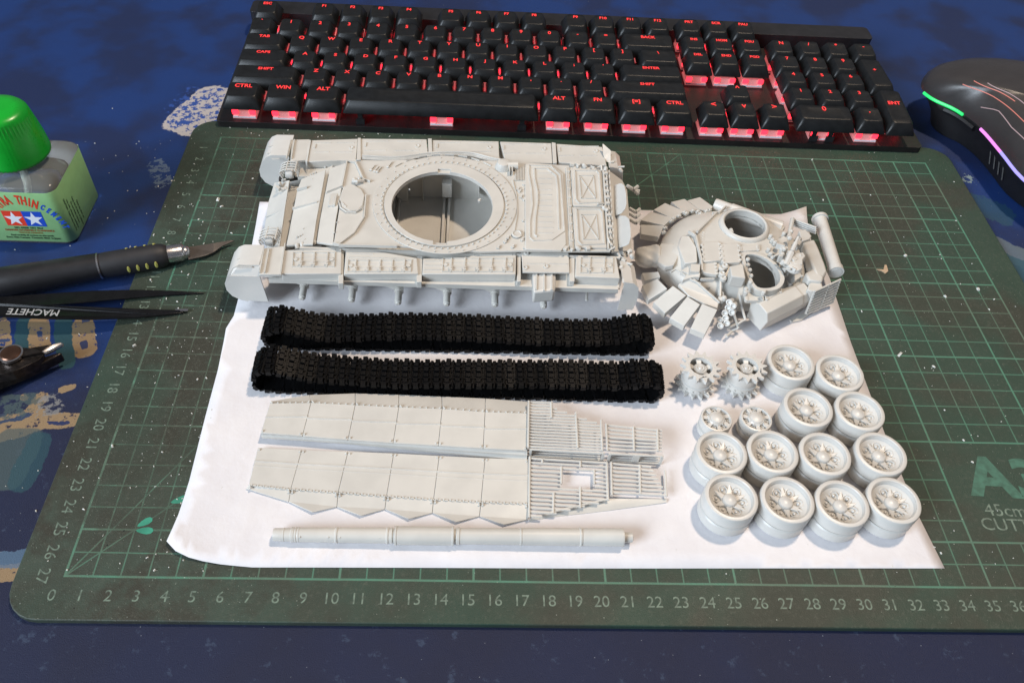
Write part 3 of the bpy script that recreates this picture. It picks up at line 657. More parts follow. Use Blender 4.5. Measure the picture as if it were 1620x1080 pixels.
    for xh_, ya, yb in ((at(986, 440, 2.4).x, -11.9, -13.35), (at(962, 245, 2.4).x, -3.2, -4.7)):
        P = rr_; b = B(); th = .07
        for (a0, z0), (a1, z1) in zip(P, P[1:]):
            b.prism([Vector((xh_+a0, ya, z0)), Vector((xh_+a1, ya, z1)), Vector((xh_+a1, yb, z1)), Vector((xh_+a0, yb, z0))], th, dirv=(-.7, 0, -.7))
        b.build('rear_mudguard', M_PL2, H, smooth=50)
        b = B(); b.prism([Vector((xh_+a+.03, yb-.01, z+.03)) for a, z in P]+[Vector((xh_, yb-.01, .5))], .06, dirv=(0, 1, 0)); b.build('mudguard_cheek', M_PL2, H, smooth=20)
    b = B(); b.prism([at(954.6, 228, 2.9), at(966, 238, 2.7), at(966, 258, 2.4), at(959, 255, 2.4), at(956, 245, 2.6)], .05, dirv=(-1, 0, 0)); b.build('rear_lamp_guard', M_PL, H)
    # swing arms
    for i, (px, py) in enumerate(((478, 470), (556, 474), (629.5, 478), (706.5, 480), (783, 481.5), (860, 484))):
        c0 = at(px, py, .55); b = B()
        b.tube([c0+Vector((0, -.05, 0)), c0+Vector((0, .70, .02))], .17, 12); b.lathe([(.0, -.09), (.1, -.08), (.13, 0)], c0+Vector((0, -.05, 0)), 10, Matrix.Rotation(-PI/2, 3, 'X'))
        b.tube([c0+Vector((0, .64, .02)), c0+Vector((0, .76, .03))], .22, 12)
        b.prism([c0+Vector(v) for v in ((.22, .68, .20), (.20, 1.0, .26), (-1.25, 1.25, .75), (-1.35, .95, .72))], .3)
        b.tube([c0+Vector((-1.25, 1.0, .55)), c0+Vector((-1.25, 1.75, .55))], .24, 12)
        b.build('swing_arm', M_PL, H, bevel=.02)
        if i % 2: B().box(c0+Vector((.25, 1.35, 1.15)), (.4, .3, .5)).build('bump_stop', M_PL, H, bevel=.03)
    c0 = at(928, 474, .6); b = B(); b.tube([c0, c0+Vector((0.05, .9, .35))], .07, 8); b.dome(c0, .09, .08); b.tube([c0+Vector((.45, .9, .4)), c0+Vector((.45, 1.5, .4))], .17, 10); b.build('idler_axle', M_PL, H)
    return H
build_hull()

# ================================================================== turret
def build_turret():
    T = thing('tank_turret', 'unpainted grey tank turret with slab armour and two open hatches, right of the hull', 'model turret', (27.9, -9.9, PZ))
    ctr = Vector((27.75, -9.75, 0))
    base = [(24.05, -10.4), (24.5, -8.6), (25.6, -7.2), (27.1, -6.55), (28.9, -6.6), (30.4, -7.3), (31.5, -8.4), (31.9, -10.0), (31.3, -11.7), (29.9, -12.7), (28.2, -13.1), (26.3, -12.9), (24.9, -12.0)]
    ring = cat([(x, y, 0) for x, y in base], 4)
    bm = bmesh.new(); loops = []
    def loop(s_, z): return [bm.verts.new((ctr.x+(p.x-ctr.x)*s_, ctr.y+(p.y-ctr.y)*s_, z)) for p in ring]
    zz = lambda s_: .70+1.34*math.sqrt(max(0, 1-s_**3.1))
    outer = [(.90, .10), (.97, .3)]+[(s_, zz(s_)) for s_ in (1.0, .985, .96, .92, .86, .78, .68, .56, .42, .28, .14)]
    L = [loop(a, z) for a, z in outer]; top = bm.verts.new((ctr.x, ctr.y, zz(0)))
    for a, c in zip(L, L[1:]):
        for k in range(len(ring)): k2 = (k+1) % len(ring); bm.faces.new([a[k], a[k2], c[k2], c[k]])
    for k in range(len(ring)): bm.faces.new([L[-1][k], L[-1][(k+1) % len(ring)], top])
    L2 = [loop(a*.93, z*.94) for a, z in outer]; L2[0] = L2[0]; top2 = bm.verts.new((ctr.x, ctr.y, zz(0)*.94))
    for a, c in zip(L2, L2[1:]):
        for k in range(len(ring)): k2 = (k+1) % len(ring); bm.faces.new([a[k2], a[k], c[k], c[k2]])
    for k in range(len(ring)): bm.faces.new([L2[-1][(k+1) % len(ring)], L2[-1][k], top2]); k2 = (k+1) % len(ring); bm.faces.new([L[0][k2], L[0][k], L2[0][k], L2[0][k2]])
    bmesh.ops.recalc_face_normals(bm, faces=bm.faces)
    for v in bm.verts: v.co *= S
    me = bpy.data.meshes.new('turret_dome'); bm.to_mesh(me); bm.free(); me.materials.append(M_PL)
    o = bpy.data.objects.new('turret_dome', me); COL.objects.link(o)
    h1 = at(1177.5, 357, 2.05); h2 = at(1204, 432, 1.95)
    cut = []
    dsh = [Vector((h2.x+x, h2.y+y, 0)) for x, y in ((-.62, .98), (-.30, 1.16), (.15, 1.05), (.55, .70), (.80, .15), (.80, -.45), (.50, -.95), (0, -1.15), (-.45, -1.08), (-.60, -.6), (-.66, .2))]
    dsh = cat(dsh, 3)
    for pts in (ell(h1.x, h1.y, 1.04, 1.04, 3), [Vector((p.x, p.y, 3)) for p in dsh]):
        b = B(); b.prism(pts, 2.2); c = bpy.data.objects.new('cutter', b.mesh('cutter', M_PL)); COL.objects.link(c); cut.append(c)
        md = o.modifiers.new('cut', 'BOOLEAN'); md.object = c; md.operation = 'DIFFERENCE'; md.solver = 'EXACT'
    bpy.context.view_layer.update()
    me2 = bpy.data.meshes.new_from_object(o.evaluated_get(bpy.context.evaluated_depsgraph_get())); o.modifiers.clear()
    for c in cut: bpy.data.objects.remove(c)
    base_ = Vector(T['_base'])*S
    for v in me2.vertices: v.co -= base_
    o.data = me2; o.parent = T; me2.polygons.foreach_set('use_smooth', [True]*len(me2.polygons)); me2.set_sharp_from_angle(angle=math.radians(32))
    b = B(); b.lathe([(1.04, 1.75), (1.04, 2.17), (1.10, 2.22), (1.18, 2.20), (1.28, 2.10), (1.30, 1.85)], (h1.x, h1.y, 0), 48); b.build('round_hatch_rim', M_PL, T, smooth=50)
    b = B()
    out = [Vector((h2.x+(p.x-h2.x)*1.24, h2.y+(p.y-h2.y)*1.17, 2.10)) for p in dsh]; b.prism(out, .45, [[Vector((p.x, p.y, 2.10)) for p in dsh][::-1]]); b.build('oval_hatch_rim', M_PL, T, bevel=.06, seg=3)
    b = B(); b.lathe([(.0, .12), (1.9, .12), (1.9, .08), (0, .08)], (28.4, -10.2, 0), 24); b.build('turret_floor', M_PL, T)
    def slab(L, zs_, th, name='armour_slab', bev=.02, m=None):
        """traced corners with one height each"""
        return B().prism([at(x, y, z) for (x, y), z in zip(L, zs_)], th).build(name, m or M_PL, T, bevel=bev, smooth=20)
    c1 = lambda L: [(1000+x/7.717, 400+y/7.717) for x, y in L]
    c0 = lambda L: [(1000+x/7.717, 300+y/7.717) for x, y in L]
    c2 = lambda L: [(1160+x/7.717, 300+y/7.717) for x, y in L]
    c3 = lambda L: [(1160+x/7.717, 400+y/7.717) for x, y in L]
    zin, zo = 1.60, 1.00
    for L in ([(120, 245), (322, 228), (345, 290), (150, 345)], [(120, 400), (310, 315), (430, 435), (200, 575)], [(260, 600), (500, 400), (662, 517), (400, 735)], [(460, 790), (675, 530), (832, 627), (635, 892)], [(715, 920), (855, 618), (1042, 690), (890, 992)]):
        slab(c1(L), (zo, zin, zin, zo), .36)
    for L in ([(105, 424), (392, 440), (325, 578), (110, 543)], [(100, 372), (228, 268), (492, 345), (392, 436)], [(262, 246), (402, 162), (640, 262), (500, 352)], [(475, 150), (640, 112), (820, 240), (640, 278)], [(672, 132), (828, 90), (988, 205), (940, 262), (822, 240)]):
        zL = (zo, zin, zin, zo) if L[0][0] == 105 else ((1.2, 1.2, 1.55, 1.55) if len(L) == 4 else (1.2, 1.2, 1.55, 1.55, 1.55)); slab(c0(L), zL, .36)
    b = B()
    for q in ((1050, 368), (1052, 361), (1062, 350), (1066, 346), (1074, 342), (1083, 336), (1086, 338), (1096, 334), (1104, 335), (1108, 338), (1118, 334), (1122, 333)): p = at(*q, 1.58); b.box(p, (.22, .14, .14), rz(.5)); b.dome(p+Vector((0, 0, .05)), .07, .07, 6)
    b.build('slab_bracket', M_PL, T, bevel=.01)
    # roof bricks, flat with scalloped edges
    bricks = [c0([(875, 505), (1085, 495), (1090, 618), (862, 630)]), c0([(850, 642), (1062, 628), (1088, 862), (868, 880)]), c0([(1085, 662), (1298, 648), (1322, 885), (1112, 895)]), c2([(78, 685), (300, 678), (305, 738), (98, 752)]), c1([(865, 120), (1015, 110), (1035, 268), (870, 240)]), c3([(150, 490), (348, 480), (355, 578), (165, 582)]), c3([(402, 505), (555, 428), (580, 478), (412, 572)]), c3([(522, 118), (630, 110), (662, 270), (575, 290)]), c3([(668, 330), (820, 235), (838, 282), (700, 385)])]
    hz = [1.98, 2.12, 2.14, 2.10, 2.0, 1.75, 1.75, 1.85, 1.6]
    for L, z in zip(bricks, hz):
        o = slab(L, [z]*4, .2, 'armour_brick', .03)
        b = B()
        for (a, c) in ((0, 3), (1, 2)):
            for k in (.15, .4, .65, .88):
                p = at(L[a][0]+(L[c][0]-L[a][0])*k, L[a][1]+(L[c][1]-L[a][1])*k, z-.02); b.lathe([(.09, -.12), (.09, .03), (.06, .05), (0, .05)], p, 8)
        b.build('edge_studs', M_PL, o)
    # splash rails and line
    def rib(L, z, wd=.1, h=.14, name='roof_rail'):
        b = B(); b.rib([at(x, y, zz_) for (x, y), zz_ in zip(L, z)], wd, h); return b.build(name, M_PL, T)
    rib(c0([(1020, 300), (900, 420), (790, 530)]), (1.85, 1.98, 2.03), .14, .16); rib(c0([(1140, 215), (1060, 290), (980, 300)]), (1.8, 1.85, 1.85), .12, .14); rib(c0([(690, 515), (770, 570), (840, 850), (850, 1000)]), (2.02, 2.04, 2.05, 1.98), .13, .12); rib(c1([(470, 240), (530, 205), (600, 240), (700, 320), (840, 380)]), (1.75, 1.8, 1.85, 1.85, 1.8), .07, .05); rib(c1([(835, 330), (1000, 330)]), (1.85, 1.85), .1, .1); rib(c1([(750, 325), (1070, 610)]), (1.85, 1.5), .08, .06)
    slab(c0([(320, 690), (360, 650), (510, 655), (555, 700), (560, 830), (510, 920), (400, 940), (310, 880)]), [1.38]*2+[1.66]*4+[1.5, 1.35], .3, 'mantlet_cover', .05)
    slab(c1([(560, 380), (640, 335), (760, 320), (1065, 600), (1045, 680), (860, 610), (670, 510)]), [1.62, 1.78, 1.84, 1.50, 1.40, 1.50, 1.56], .4, 'cheek_plate', .05)
    slab(c0([(560, 690), (600, 560), (700, 560), (790, 700), (800, 880), (640, 900)]), [1.80, 1.90, 1.98, 2.0, 1.98, 1.85], .3, 'roof_plate', .05)
    # canvas mantlet, folds
    b = B(); folds = [(1045, 405, 1.2, .62), (1036, 405, 1.15, .66), (1030, 406, 1.05, .56), (1022, 407, 1.0, .62), (1012, 407, .95, .55), (1004, 405, .85, .35)]
    prev = None; n = 18
    for i, (px, py, z, r_) in enumerate(folds):
        p = at(px, py, z-.15); R = [b.bm.verts.new(p+Vector((random.uniform(-.03, .03), math.cos(2*PI*k/n)*r_*(1.1+.16*math.sin(2.3*k+i*1.9)), math.sin(2*PI*k/n)*r_*(.8+.20*math.sin(1.9*k+i*2.3))))) for k in range(n)]
        if prev:
            for k in range(n): b.bm.faces.new([prev[k], prev[(k+1) % n], R[(k+1) % n], R[k]])
        else: b.bm.faces.new(R)
        prev = R
    b.bm.faces.new(prev[::-1]); o = b.build('canvas_mantlet', M_PL, T, smooth=60); o.modifiers.new('round', 'SUBSURF').render_levels = 2
    # sight box in front of the oval hatch
    slab(c1([(1195, 160), (1355, 125), (1389, 310), (1215, 285)]), [2.45, 2.45, 2.4, 2.4], .65, 'sight_box', .05)
    slab(c1([(1175, 290), (1389, 318), (1389, 400), (1180, 400)]), [2.05, 2.05, 1.5, 1.5], .5, 'sight_plinth', .06)
    b = B()
    for q, z in (((1142, 425), 2.0), ((1147, 422), 2.05), ((1142, 434), 1.95), ((1144, 441), 1.85)): p = at(*q, z); b.lathe([(.17, -.1), (.17, .08), (.1, .14), (.05, .08), (0, .08)], p, 12)
    p = at(1140, 443, 1.8); b.tube([p, p+Vector((-.1, -.8, -.3))], .06, 6); b.build('roof_periscope', M_PL, T)
    b = B(); b.prism([at(1080, 443, 1.9), at(1091, 427, 2.0), at(1108, 431, 2.1), at(1107, 438, 2.05), at(1096, 438, 2.0)], .25); b.prism([at(1092, 429, 2.2), at(1107, 430, 2.2), at(1108, 418, 2.2), at(1093, 417, 2.2)], .3); b.build('lamp_bracket', M_PL, T, bevel=.02)
    b = B(); p = at(1081, 428, 1.95); b.prism([p+Vector((-.1, 0, 0)), p+Vector((.25, .25, .05)), p+Vector((.25, -.25, .05))], .3); b.build('sensor_wedge', M_PL, T)
    # long upper tube (snorkel) lying along the far side
    b = B(); a, c = at(1130, 323, 1.45), at(1236, 361, 1.45); d = (c-a)
    b.tube([a, a+d*.02, a+d*.24], [.30, .33, .33], 16); b.tube([a+d*.24, a+d*.245, a+d*1.0], [.34, .37, .36], 16); b.build('snorkel_tube', M_PL2, T, smooth=50)
    b = B(); a, c = at(1215, 358, 1.5), at(1232, 371, 1.5); b.tube([a, c], .14, 10); b.tube([c, c+(c-a)*.2], .2, 10); b.build('small_canister', M_PL, T)
    # tube on the right with a flange
    b = B(); a, c = at(1297, 346, 1.45), at(1323, 431, 1.45); d = c-a; u = d.normalized()
    b.tube([a-u*.05, a+u*.12], .42, 20); b.tube([a+u*.12, c-u*.3], .335, 20); b.tube([c-u*.3, c], .38, 20); b.tube([c, c+u*.03], .26, 20); b.build('stowage_tube', M_PL2, T, smooth=50)
    # hexagonal box on the near side
    a, c = at(1198, 500, 1.0), at(1268, 466, 1.0); u = (c-a).normalized(); v = Vector((-u.y, u.x, 0)); hx = [(-.62, .15), (-.42, .60), (.18, .72), (.60, .35), (.55, -.55), (-.45, -.62)]
    def hexp(p0, p1, k, nm, m=M_PL):
        b = B(); A = [b.bm.verts.new(p0+(-v)*(q[0]*k*-1)+Vector((0, 0, q[1]*k))) for q in hx]; C = [b.bm.verts.new(p1+(-v)*(q[0]*k*-1)+Vector((0, 0, q[1]*k))) for q in hx]
        b.bm.faces.new(A); b.bm.faces.new(C[::-1])
        for i in range(6): j = (i+1) % 6; b.bm.faces.new([A[i], C[i], C[j], A[j]])
        return b.build(nm, m, T, bevel=.04, smooth=20)
    hexp(a, c-u*.55, 1.0, 'side_bin'); hexp(c-u*.55, c+u*.05, .92, 'side_bin_end'); 
    slab([(1249, 505), (1252, 509), (1268, 506), (1290, 490), (1288, 485)], [.15]*5, .1, 'bin_foot')
    # slat rack
    for k in range(9):
        p = at(1289-k*1.6, 461+k*4.4, 1.75-k*.17); q = at(1330-k*1.5, 442+k*4.5, 1.75-k*.17); b = B(); b.tube([p, q], .055, 6); b.build('rack_slat', M_PL, T)
    for (pa, pb) in (((1289, 461, 1.75), (1275, 497, .4)), ((1312, 452, 1.72), (1298, 487, .4)), ((1329, 444, 1.75), (1318, 477, .4))):
        b = B(); b.tube([at(*pa)+Vector((0, .05, 0)), at(*pb)+Vector((0, .05, 0))], .06, 6); b.build('rack_post', M_PL, T)
    # bins behind the hatches
    slab(c2([(850, 640), (990, 600), (1040, 700), (1120, 900), (1150, 1000), (1100, 1080), (1020, 1060), (960, 900)]), [2.0, 2.0, 1.95, 1.9, 1.85, 1.85, 1.9, 2.0], 1.2, 'bustle_bin', .10)
    slab(c3([(880, 240), (980, 190), (1110, 290), (1090, 350), (920, 330)]), [1.9]*5, .9, 'bustle_bin', .08)
    slab(c3([(930, 370), (980, 345), (1085, 360), (1100, 420), (980, 470), (900, 450)]), [1.75]*6, .8, 'bustle_bin', .06)
    slab(c2([(800, 500), (880, 480), (960, 560), (940, 600), (840, 630)]), [2.1]*5, .6, 'bustle_bin', .05)
    for k in range(4):
        b = B(); b.tube([at(1253, 346+k*3.2, 2.0-.1*k), at(1291, 360+k*3.2, 2.0-.1*k)], .05, 6); b.build('basket_rail', M_PL, T)
    b = B(); b.tube([at(1254, 346, 2.05), at(1249, 370, 2.0), at(1243, 388, 1.9)], .11, 8); b.build('basket_post', M_PL, T)
    # machine gun mount with its clutter
    b = B(); p0, p1 = at(1243, 420, 2.4), at(1263, 375, 2.9); b.tube([p0, p1], .07, 8); b.tube([p0, p0+(p1-p0)*.45], .16, 8); b.tube([p0+(p1-p0)*.5, p0+(p1-p0)*.8], .11, 8); b.build('machine_gun', M_PL2, T)
    slab(c2([(720, 830), (760, 770), (860, 765), (885, 810), (850, 850), (850, 910), (740, 905)]), [2.55]*7, .45, 'ammunition_box', .04)
    b = B(); p = at(1256, 424, 2.3); b.lathe([(.34, -.1), (.40, .0), (.34, .18), (.15, .25), (0, .22)], p, 14); b.build('mount_base', M_PL2, T)
    b = B(); rnd = random.Random(5)
    for k in range(30):
        px, py = 1228+rnd.random()*40, 366+rnd.random()*62
        if px-1228 < (py-366)*.25-6: px += 12
        p = at(px, py, 2.0+rnd.random()*.5)
        if k % 3 == 0: b.box(p, (rnd.uniform(.15, .4), rnd.uniform(.12, .3), rnd.uniform(.15, .4)), rz(rnd.uniform(-1, 1)) @ Matrix.Rotation(rnd.uniform(-.4, .4), 3, 'X'))
        elif k % 3 == 1: b.lathe([(.1, -.15), (.13, .05), (.08, .12), (0, .13)], p, 8, Matrix.Rotation(rnd.uniform(-1.2, 1.2), 3, 'X') @ Matrix.Rotation(rnd.uniform(-1, 1), 3, 'Y'))
        else: b.tube([p, p+Vector((rnd.uniform(-.5, .5), rnd.uniform(-.5, .5), rnd.uniform(-.1, .3)))], .055, 6)
    b.build('gun_cradle', M_PL, T, bevel=.01)
    slab(c2([(510, 620), (620, 560), (670, 590), (660, 640), (540, 665)]), [2.05]*5, .3, 'roof_box', .03)
    slab(c2([(420, 330), (460, 340), (640, 450), (590, 520), (400, 410)]), [1.75, 1.75, 1.6, 1.6, 1.75], .3, 'roof_box', .03)
    b = B()
    for q in ((1219, 374), (1222, 380), (1226, 384), (1216, 395), (1219, 402), (1222, 408), (1240, 370), (1183, 411), (1183, 420), (1186, 428), (1188, 437), (1187, 447), (1180, 458), (1180, 463), (1208, 463), (1156, 365), (1157, 368)): p = at(*q, 2.1); b.lathe([(.09, -.15), (.11, .06), (.07, .12), (0, .12)], p, 8); 
    b.build('roof_bolts', M_PL, T)['kind'] = 'stuff'
    # smoke dischargers: short tubes with open white mouths
    for q, z in (((1154, 478), 1.65), ((1160, 484), 1.65), ((1152, 487), 1.4), ((1147, 495), 1.25), ((1158, 494), 1.35), ((1139, 506), .95), ((1148, 503), 1.1), ((1140, 515), .85), ((1150, 511), .95)):
        p = at(*q, z); d = Vector((-.35, -.55, .45)).normalized(); b = B(); R = d.to_track_quat('Z', 'Y').to_matrix()
        b.lathe([(0, -.75), (.13, -.75), (.13, -.02), (.16, 0), (.155, .06), (.11, .07), (.09, .0), (0, -.02)], p, 14, R); b.build('smoke_tube', M_PL2, T)
    b = B(); b.tube([at(1149, 532, .35), at(1158, 524, .3), at(1168, 518, .6), at(1162, 500, 1.0), at(1158, 480, 1.6)], .07, 8); b.tube([at(1170, 465, 1.7), at(1173, 485, 1.3), at(1179, 505, .9), at(1168, 512, .8)], .07, 8); b.tube([at(1165, 512, .5), at(1150, 520, .25)], .07, 8); b.build('discharger_bracket', M_PL, T)
    b = B(); b.prism([at(1137, 455, 1.6), at(1145, 462, 1.55), at(1147, 475, 1.3), at(1140, 485, 1.1), at(1134, 470, 1.3)], .4); b.dome(at(1140, 475, 1.4), .2, .2); b.dome(at(1145, 473, 1.5), .16, .2); b.build('discharger_mount', M_PL, T, bevel=.02)
    return T
build_turret()
# ================================================================== road wheels
def wheel_mesh():
    W = thing('road_wheel', '', 'road wheel', (0, 0, 0))
    W['_base'] = (0, 0, 0); R = 1.07
    b = B(); b.lathe([(0, 0), (.9, 0), (R-.06, .0), (R, .05), (R, .52), (R-.05, .57), (R-.13, .58), (R-.13, .66), (0, .66)], n=56); b.build('lower_tyre', M_PL2, W)
    b = B(); b.lathe([(R-.13, .655), (R-.04, .66), (R, .70), (R, 1.22), (R-.03, 1.28), (R-.09, 1.305), (R-.17, 1.30), (R-.20, 1.27), (R-.20, .70)], n=56); b.build('tyre', M_PL2, W)
    b = B(); b.lathe([(R-.195, .66), (R-.195, 1.24), (R-.21, 1.255), (R-.235, 1.20), (R-.25, 1.10), (.62, .98), (.56, .93), (.30, .86), (.29, .90), (.29, 1.03), (.25, 1.10), (.13, 1.15), (0, 1.165)], n=56); b.build('dish', M_PL2, W)
    b = B()
    for k in range(6):
        a = 2*PI*k/6; R_ = rz(a)
        P = [(.24, -.14), (.48, -.085), (.73, -.03), (.73, .03), (.48, .085), (.24, .14)]
        top = [Vector((x, y, .975+.06*(x-.24)/.5)) for x, y in P]; b.prism([R_ @ p for p in top], .25)
    b.build('spokes', M_PL2, W, bevel=.03)
    b = B()
    for k in range(6):
        a = 2*PI*(k+.5)/6; b.dome((.53*math.cos(a), .53*math.sin(a), .93), .07, .09, 8)
        R_ = rz(a); P = [(.37, -.12), (.50, -.17), (.64, -.13), (.70, 0), (.64, .13), (.50, .17), (.37, .12)]
        for p, q in zip(P, P[1:]): b.rib([R_ @ Vector((*p, .915+.06*(p[0]-.3)/.3)), R_ @ Vector((*q, .915+.06*(q[0]-.3)/.3))], .035, .05)
    for k in range(12): a = 2*PI*k/12; b.dome((.31*math.cos(a), .31*math.sin(a), .90), .03, .06, 5)
    b.build('hub_bolts', M_PL2, W)
    return W
W0 = wheel_mesh()
WL = [((1157.5, 785), 'leftmost grey road wheel of the front row, nearest the gun barrel'), ((1246.5, 789), 'second road wheel from the left in the front row'), ((1333.3, 795), 'third road wheel from the left in the front row, lowest in the photo'), ((1415, 790), 'rightmost road wheel of the front row, by the lower right paper edge'),
      ((1142, 714), 'road wheel directly in front of the left hub wheel, leftmost of its row of four'), ((1223, 713), 'road wheel in front of the right hub wheel, second in the middle row of four'), ((1306, 716.5), 'third wheel of the middle row of four, behind the gap of the front row'), ((1394.4, 716), 'rightmost road wheel of the middle row of four, touching the paper edge'),
      ((1279, 643), 'left road wheel of the pair standing between the rearmost pair and the row of four'), ((1361, 648.6), 'right road wheel of the second pair, close to the mat'), ((1252, 572), 'rearmost road wheel, beside the right toothed sprocket'), ((1329.6, 588), 'right road wheel of the rearmost pair, below the turret on the paper edge')]
for i, ((px, py), lab) in enumerate(WL):
    o = W0 if i == 0 else copy_tree(W0)
    p = at(px, py, 1.3+PZ); o.location = (p.x*S, p.y*S, PZ*S); o.rotation_euler.z = (.35, .5, .2, .3, .1, .55, .3, .9, .25, .15, .6, .3)[i]
    tag(o, lab, 'road wheel', 'loose road wheels')

# sprockets
def sprocket():
    K = thing('drive_sprocket', '', 'sprocket', (0, 0, 0)); K['_base'] = (0, 0, 0)
    def gear(z0, z1, ph, nm):
        n = 14; P = []
        for k in range(n):
            for da, r_ in ((-.5, .69), (-.32, .69), (-.08, .87), (.02, .91), (.12, .87), (.34, .69)): a = 2*PI*(k+da)/n+ph; P.append(Vector((r_*math.cos(a), r_*math.sin(a), z1)))
        b = B(); b.prism(P, z1-z0, [[Vector((.50*math.cos(-2*PI*k/28), .50*math.sin(-2*PI*k/28), z1)) for k in range(28)]]); b.build(nm, M_PL2, K, bevel=.012)
    gear(1.28, 1.45, 0, 'upper_gear'); gear(.10, .27, .1, 'lower_gear')
    b = B(); b.lathe([(.50, 0), (.64, .0), (.68, .30), (.62, .45), (.70, .50), (.70, .58), (.64, .62), (.64, .98), (.70, 1.03), (.70, 1.15), (.62, 1.34), (.50, 1.40), (.50, .8), (0, .8)], n=40); b.build('drum', M_PL2, K)
    b = B()
    for k in range(14): a = 2*PI*k/14; b.lathe([(.05, 0), (.05, .05), (0, .06)], (.645*math.cos(a), .645*math.sin(a), .36), 6, rz(a) @ Matrix.Rotation(PI/2, 3, 'Y')); b.dome((.58*math.cos(a), .58*math.sin(a), 1.43), .035, .04, 6)
    b.build('bolts', M_PL2, K)
    b = B(); b.lathe([(.30, .8), (.30, 1.28), (.26, 1.33), (.20, 1.30), (.17, 1.36), (.10, 1.33), (.06, 1.38), (0, 1.38)], n=24); b.build('hub', M_PL2, K)
    b = B()
    for k in range(5): R_ = rz(2*PI*k/5); b.prism([R_ @ Vector(v) for v in ((.2, -.09, 1.22), (.56, -.13, 1.34), (.56, .13, 1.34), (.2, .09, 1.22))], .1)
    b.build('spokes', M_PL2, K, bevel=.02)
    return K
K0 = sprocket()
for i, (q, lab) in enumerate((((1109, 580), 'left toothed drive sprocket, standing right of the black tracks'), ((1182, 580), 'right toothed drive sprocket, between its twin and the rearmost road wheel'))):
    o = K0 if i == 0 else copy_tree(K0); p = at(*q, 1.45); o.location = (p.x*S, p.y*S, PZ*S); o.rotation_euler.z = .3+i*1.1; tag(o, lab, 'sprocket', 'drive sprockets')
def idler():
    K = thing('idler_wheel', '', 'idler wheel', (0, 0, 0)); K['_base'] = (0, 0, 0)
    b = B(); b.lathe([(0, 0), (.62, 0), (.68, .05), (.68, .32), (.60, .36), (.60, .46), (.68, .50), (.69, .80), (.66, .86), (.60, .87), (.57, .80), (.55, .70), (.30, .72)], n=40); b.build('rim', M_PL2, K)
    b = B(); b.lathe([(.34, .66), (.36, .84), (.32, .90), (.28, .88), (.26, .93), (.15, .97), (0, .98)], n=28); b.build('hub_cap', M_PL2, K)
    b = B()
    for k in range(7):
        R_ = rz(2*PI*k/7); b.prism([R_ @ Vector(v) for v in ((.30, -.06, .84), (.60, -.10, .83), (.60, .10, .83), (.30, .06, .84))], .12); b.lathe([(.10, .69), (.10, .76), (.06, .77), (.05, .70), (0, .70)], R_ @ Vector((.45*math.cos(.45), .45*math.sin(.45), 0)), 8)
    for k in range(10): a = 2*PI*k/10; b.dome((.37*math.cos(a), .37*math.sin(a), .84), .035, .05, 5)
    b.build('spokes', M_PL2, K, bevel=.02); return K
K0 = idler()
for i, (q, lab) in enumerate((((1134, 661), 'small idler wheel with a round hub, below the left sprocket'), ((1197, 661), 'small idler wheel below the right sprocket, its face partly open'))):
    o = K0 if i == 0 else copy_tree(K0); p = at(*q, .88+PZ); o.location = (p.x*S, p.y*S, PZ*S); o.rotation_euler.z = .3+i*.8; tag(o, lab, 'idler wheel', 'idler wheels')

# ================================================================== tracks
def link_mesh():
    """one link: across the band is y (width 1.62), along the band x (pitch .455), outer face +z"""
    b = B(); wd = 1.62
    b.box((0, 0, -.02), (.43, 1.26, .09))
    for y0, y1 in ((-.60, -.36), (-.30, -.03), (.03, .30), (.36, .60)):
        b.frus((-.03, (y0+y1)/2, .075), (.24, y1-y0, .16), .78); b.box((.165, (y0+y1)/2, .05), (.05, (y1-y0)*.8, .07))
    for s_ in (-1, 1): b.frus((0, s_*.73, .02), (.25, .22, .22), .8); b.box((0, s_*.61, .04), (.36, .07, .13))
    for y in (-.68, -.25, .25, .68): b.tube([(-.235, y-.10, 0), (-.235, y+.10, 0)], .06, 6)
    b.tube([(.2, -.80, 0), (.2, .80, 0)], .055, 6)
    for y in (-.33, .33): b.box((0, y, .075), (.36, .05, .06))
    b.frus((0, 0, -.17), (.16, .20, .24), .5, Matrix.Rotation(PI, 3, 'X'))
    for v in b.bm.verts: v.co.y *= .91
    return b.mesh('track_link', M_VIN, smooth=30)
LM = link_mesh()
def track(name, label, prof, yl, yr, tilt):
    """prof: closed loop of (photo x along, z) points"""
    xs = lambda px: at(px, 545, .5).x
    P = cat([(x, 0, z) for x, z in prof], 8); L = [0]
    for a, c in zip(P, P[1:]+P[:1]): L.append(L[-1]+(c-a).length)
    n = round(L[-1]/.455); T_ = thing(name, label, 'model track', (14, (yl+yr)/2, PZ), 'black vinyl tracks')
    def pos(s_):
        s_ %= L[-1]
        for i in range(len(P)):
            if L[i+1] >= s_: f = (s_-L[i])/(L[i+1]-L[i]); return P[i].lerp(P[(i+1) % len(P)], f)
    xa, xb = min(p.x for p in P), max(p.x for p in P); rnd = random.Random(name+str(yl))
    for k in range(n):
        s_ = k*L[-1]/n; p = pos(s_); d = pos(s_+.2)-pos(s_-.2); d.normalize()
        u = (p.x-xa)/(xb-xa); y = yl+(yr-yl)*u
        y += .10*math.sin(u*9+yl) if p.z > .5 else 0
        if p.z > .45: y += tilt
        X_ = d; Y_ = Vector((0, 1, 0)); Z_ = X_.cross(Y_)   # outward
        M = Matrix((X_, Y_, Z_)).transposed() @ Matrix.Rotation(rnd.uniform(-.08, .08)+ (tilt*.9 if p.z > .45 else 0), 3, 'X') @ Matrix.Rotation(rnd.uniform(-.03, .03), 3, 'Z')
        o = bpy.data.objects.new('track_link', LM); COL.objects.link(o); o.parent = T_
        q = Vector((p.x, y, p.z))-Vector(T_['_base']); o.matrix_local = Matrix.Translation(q*S) @ M.to_4x4()
    return T_
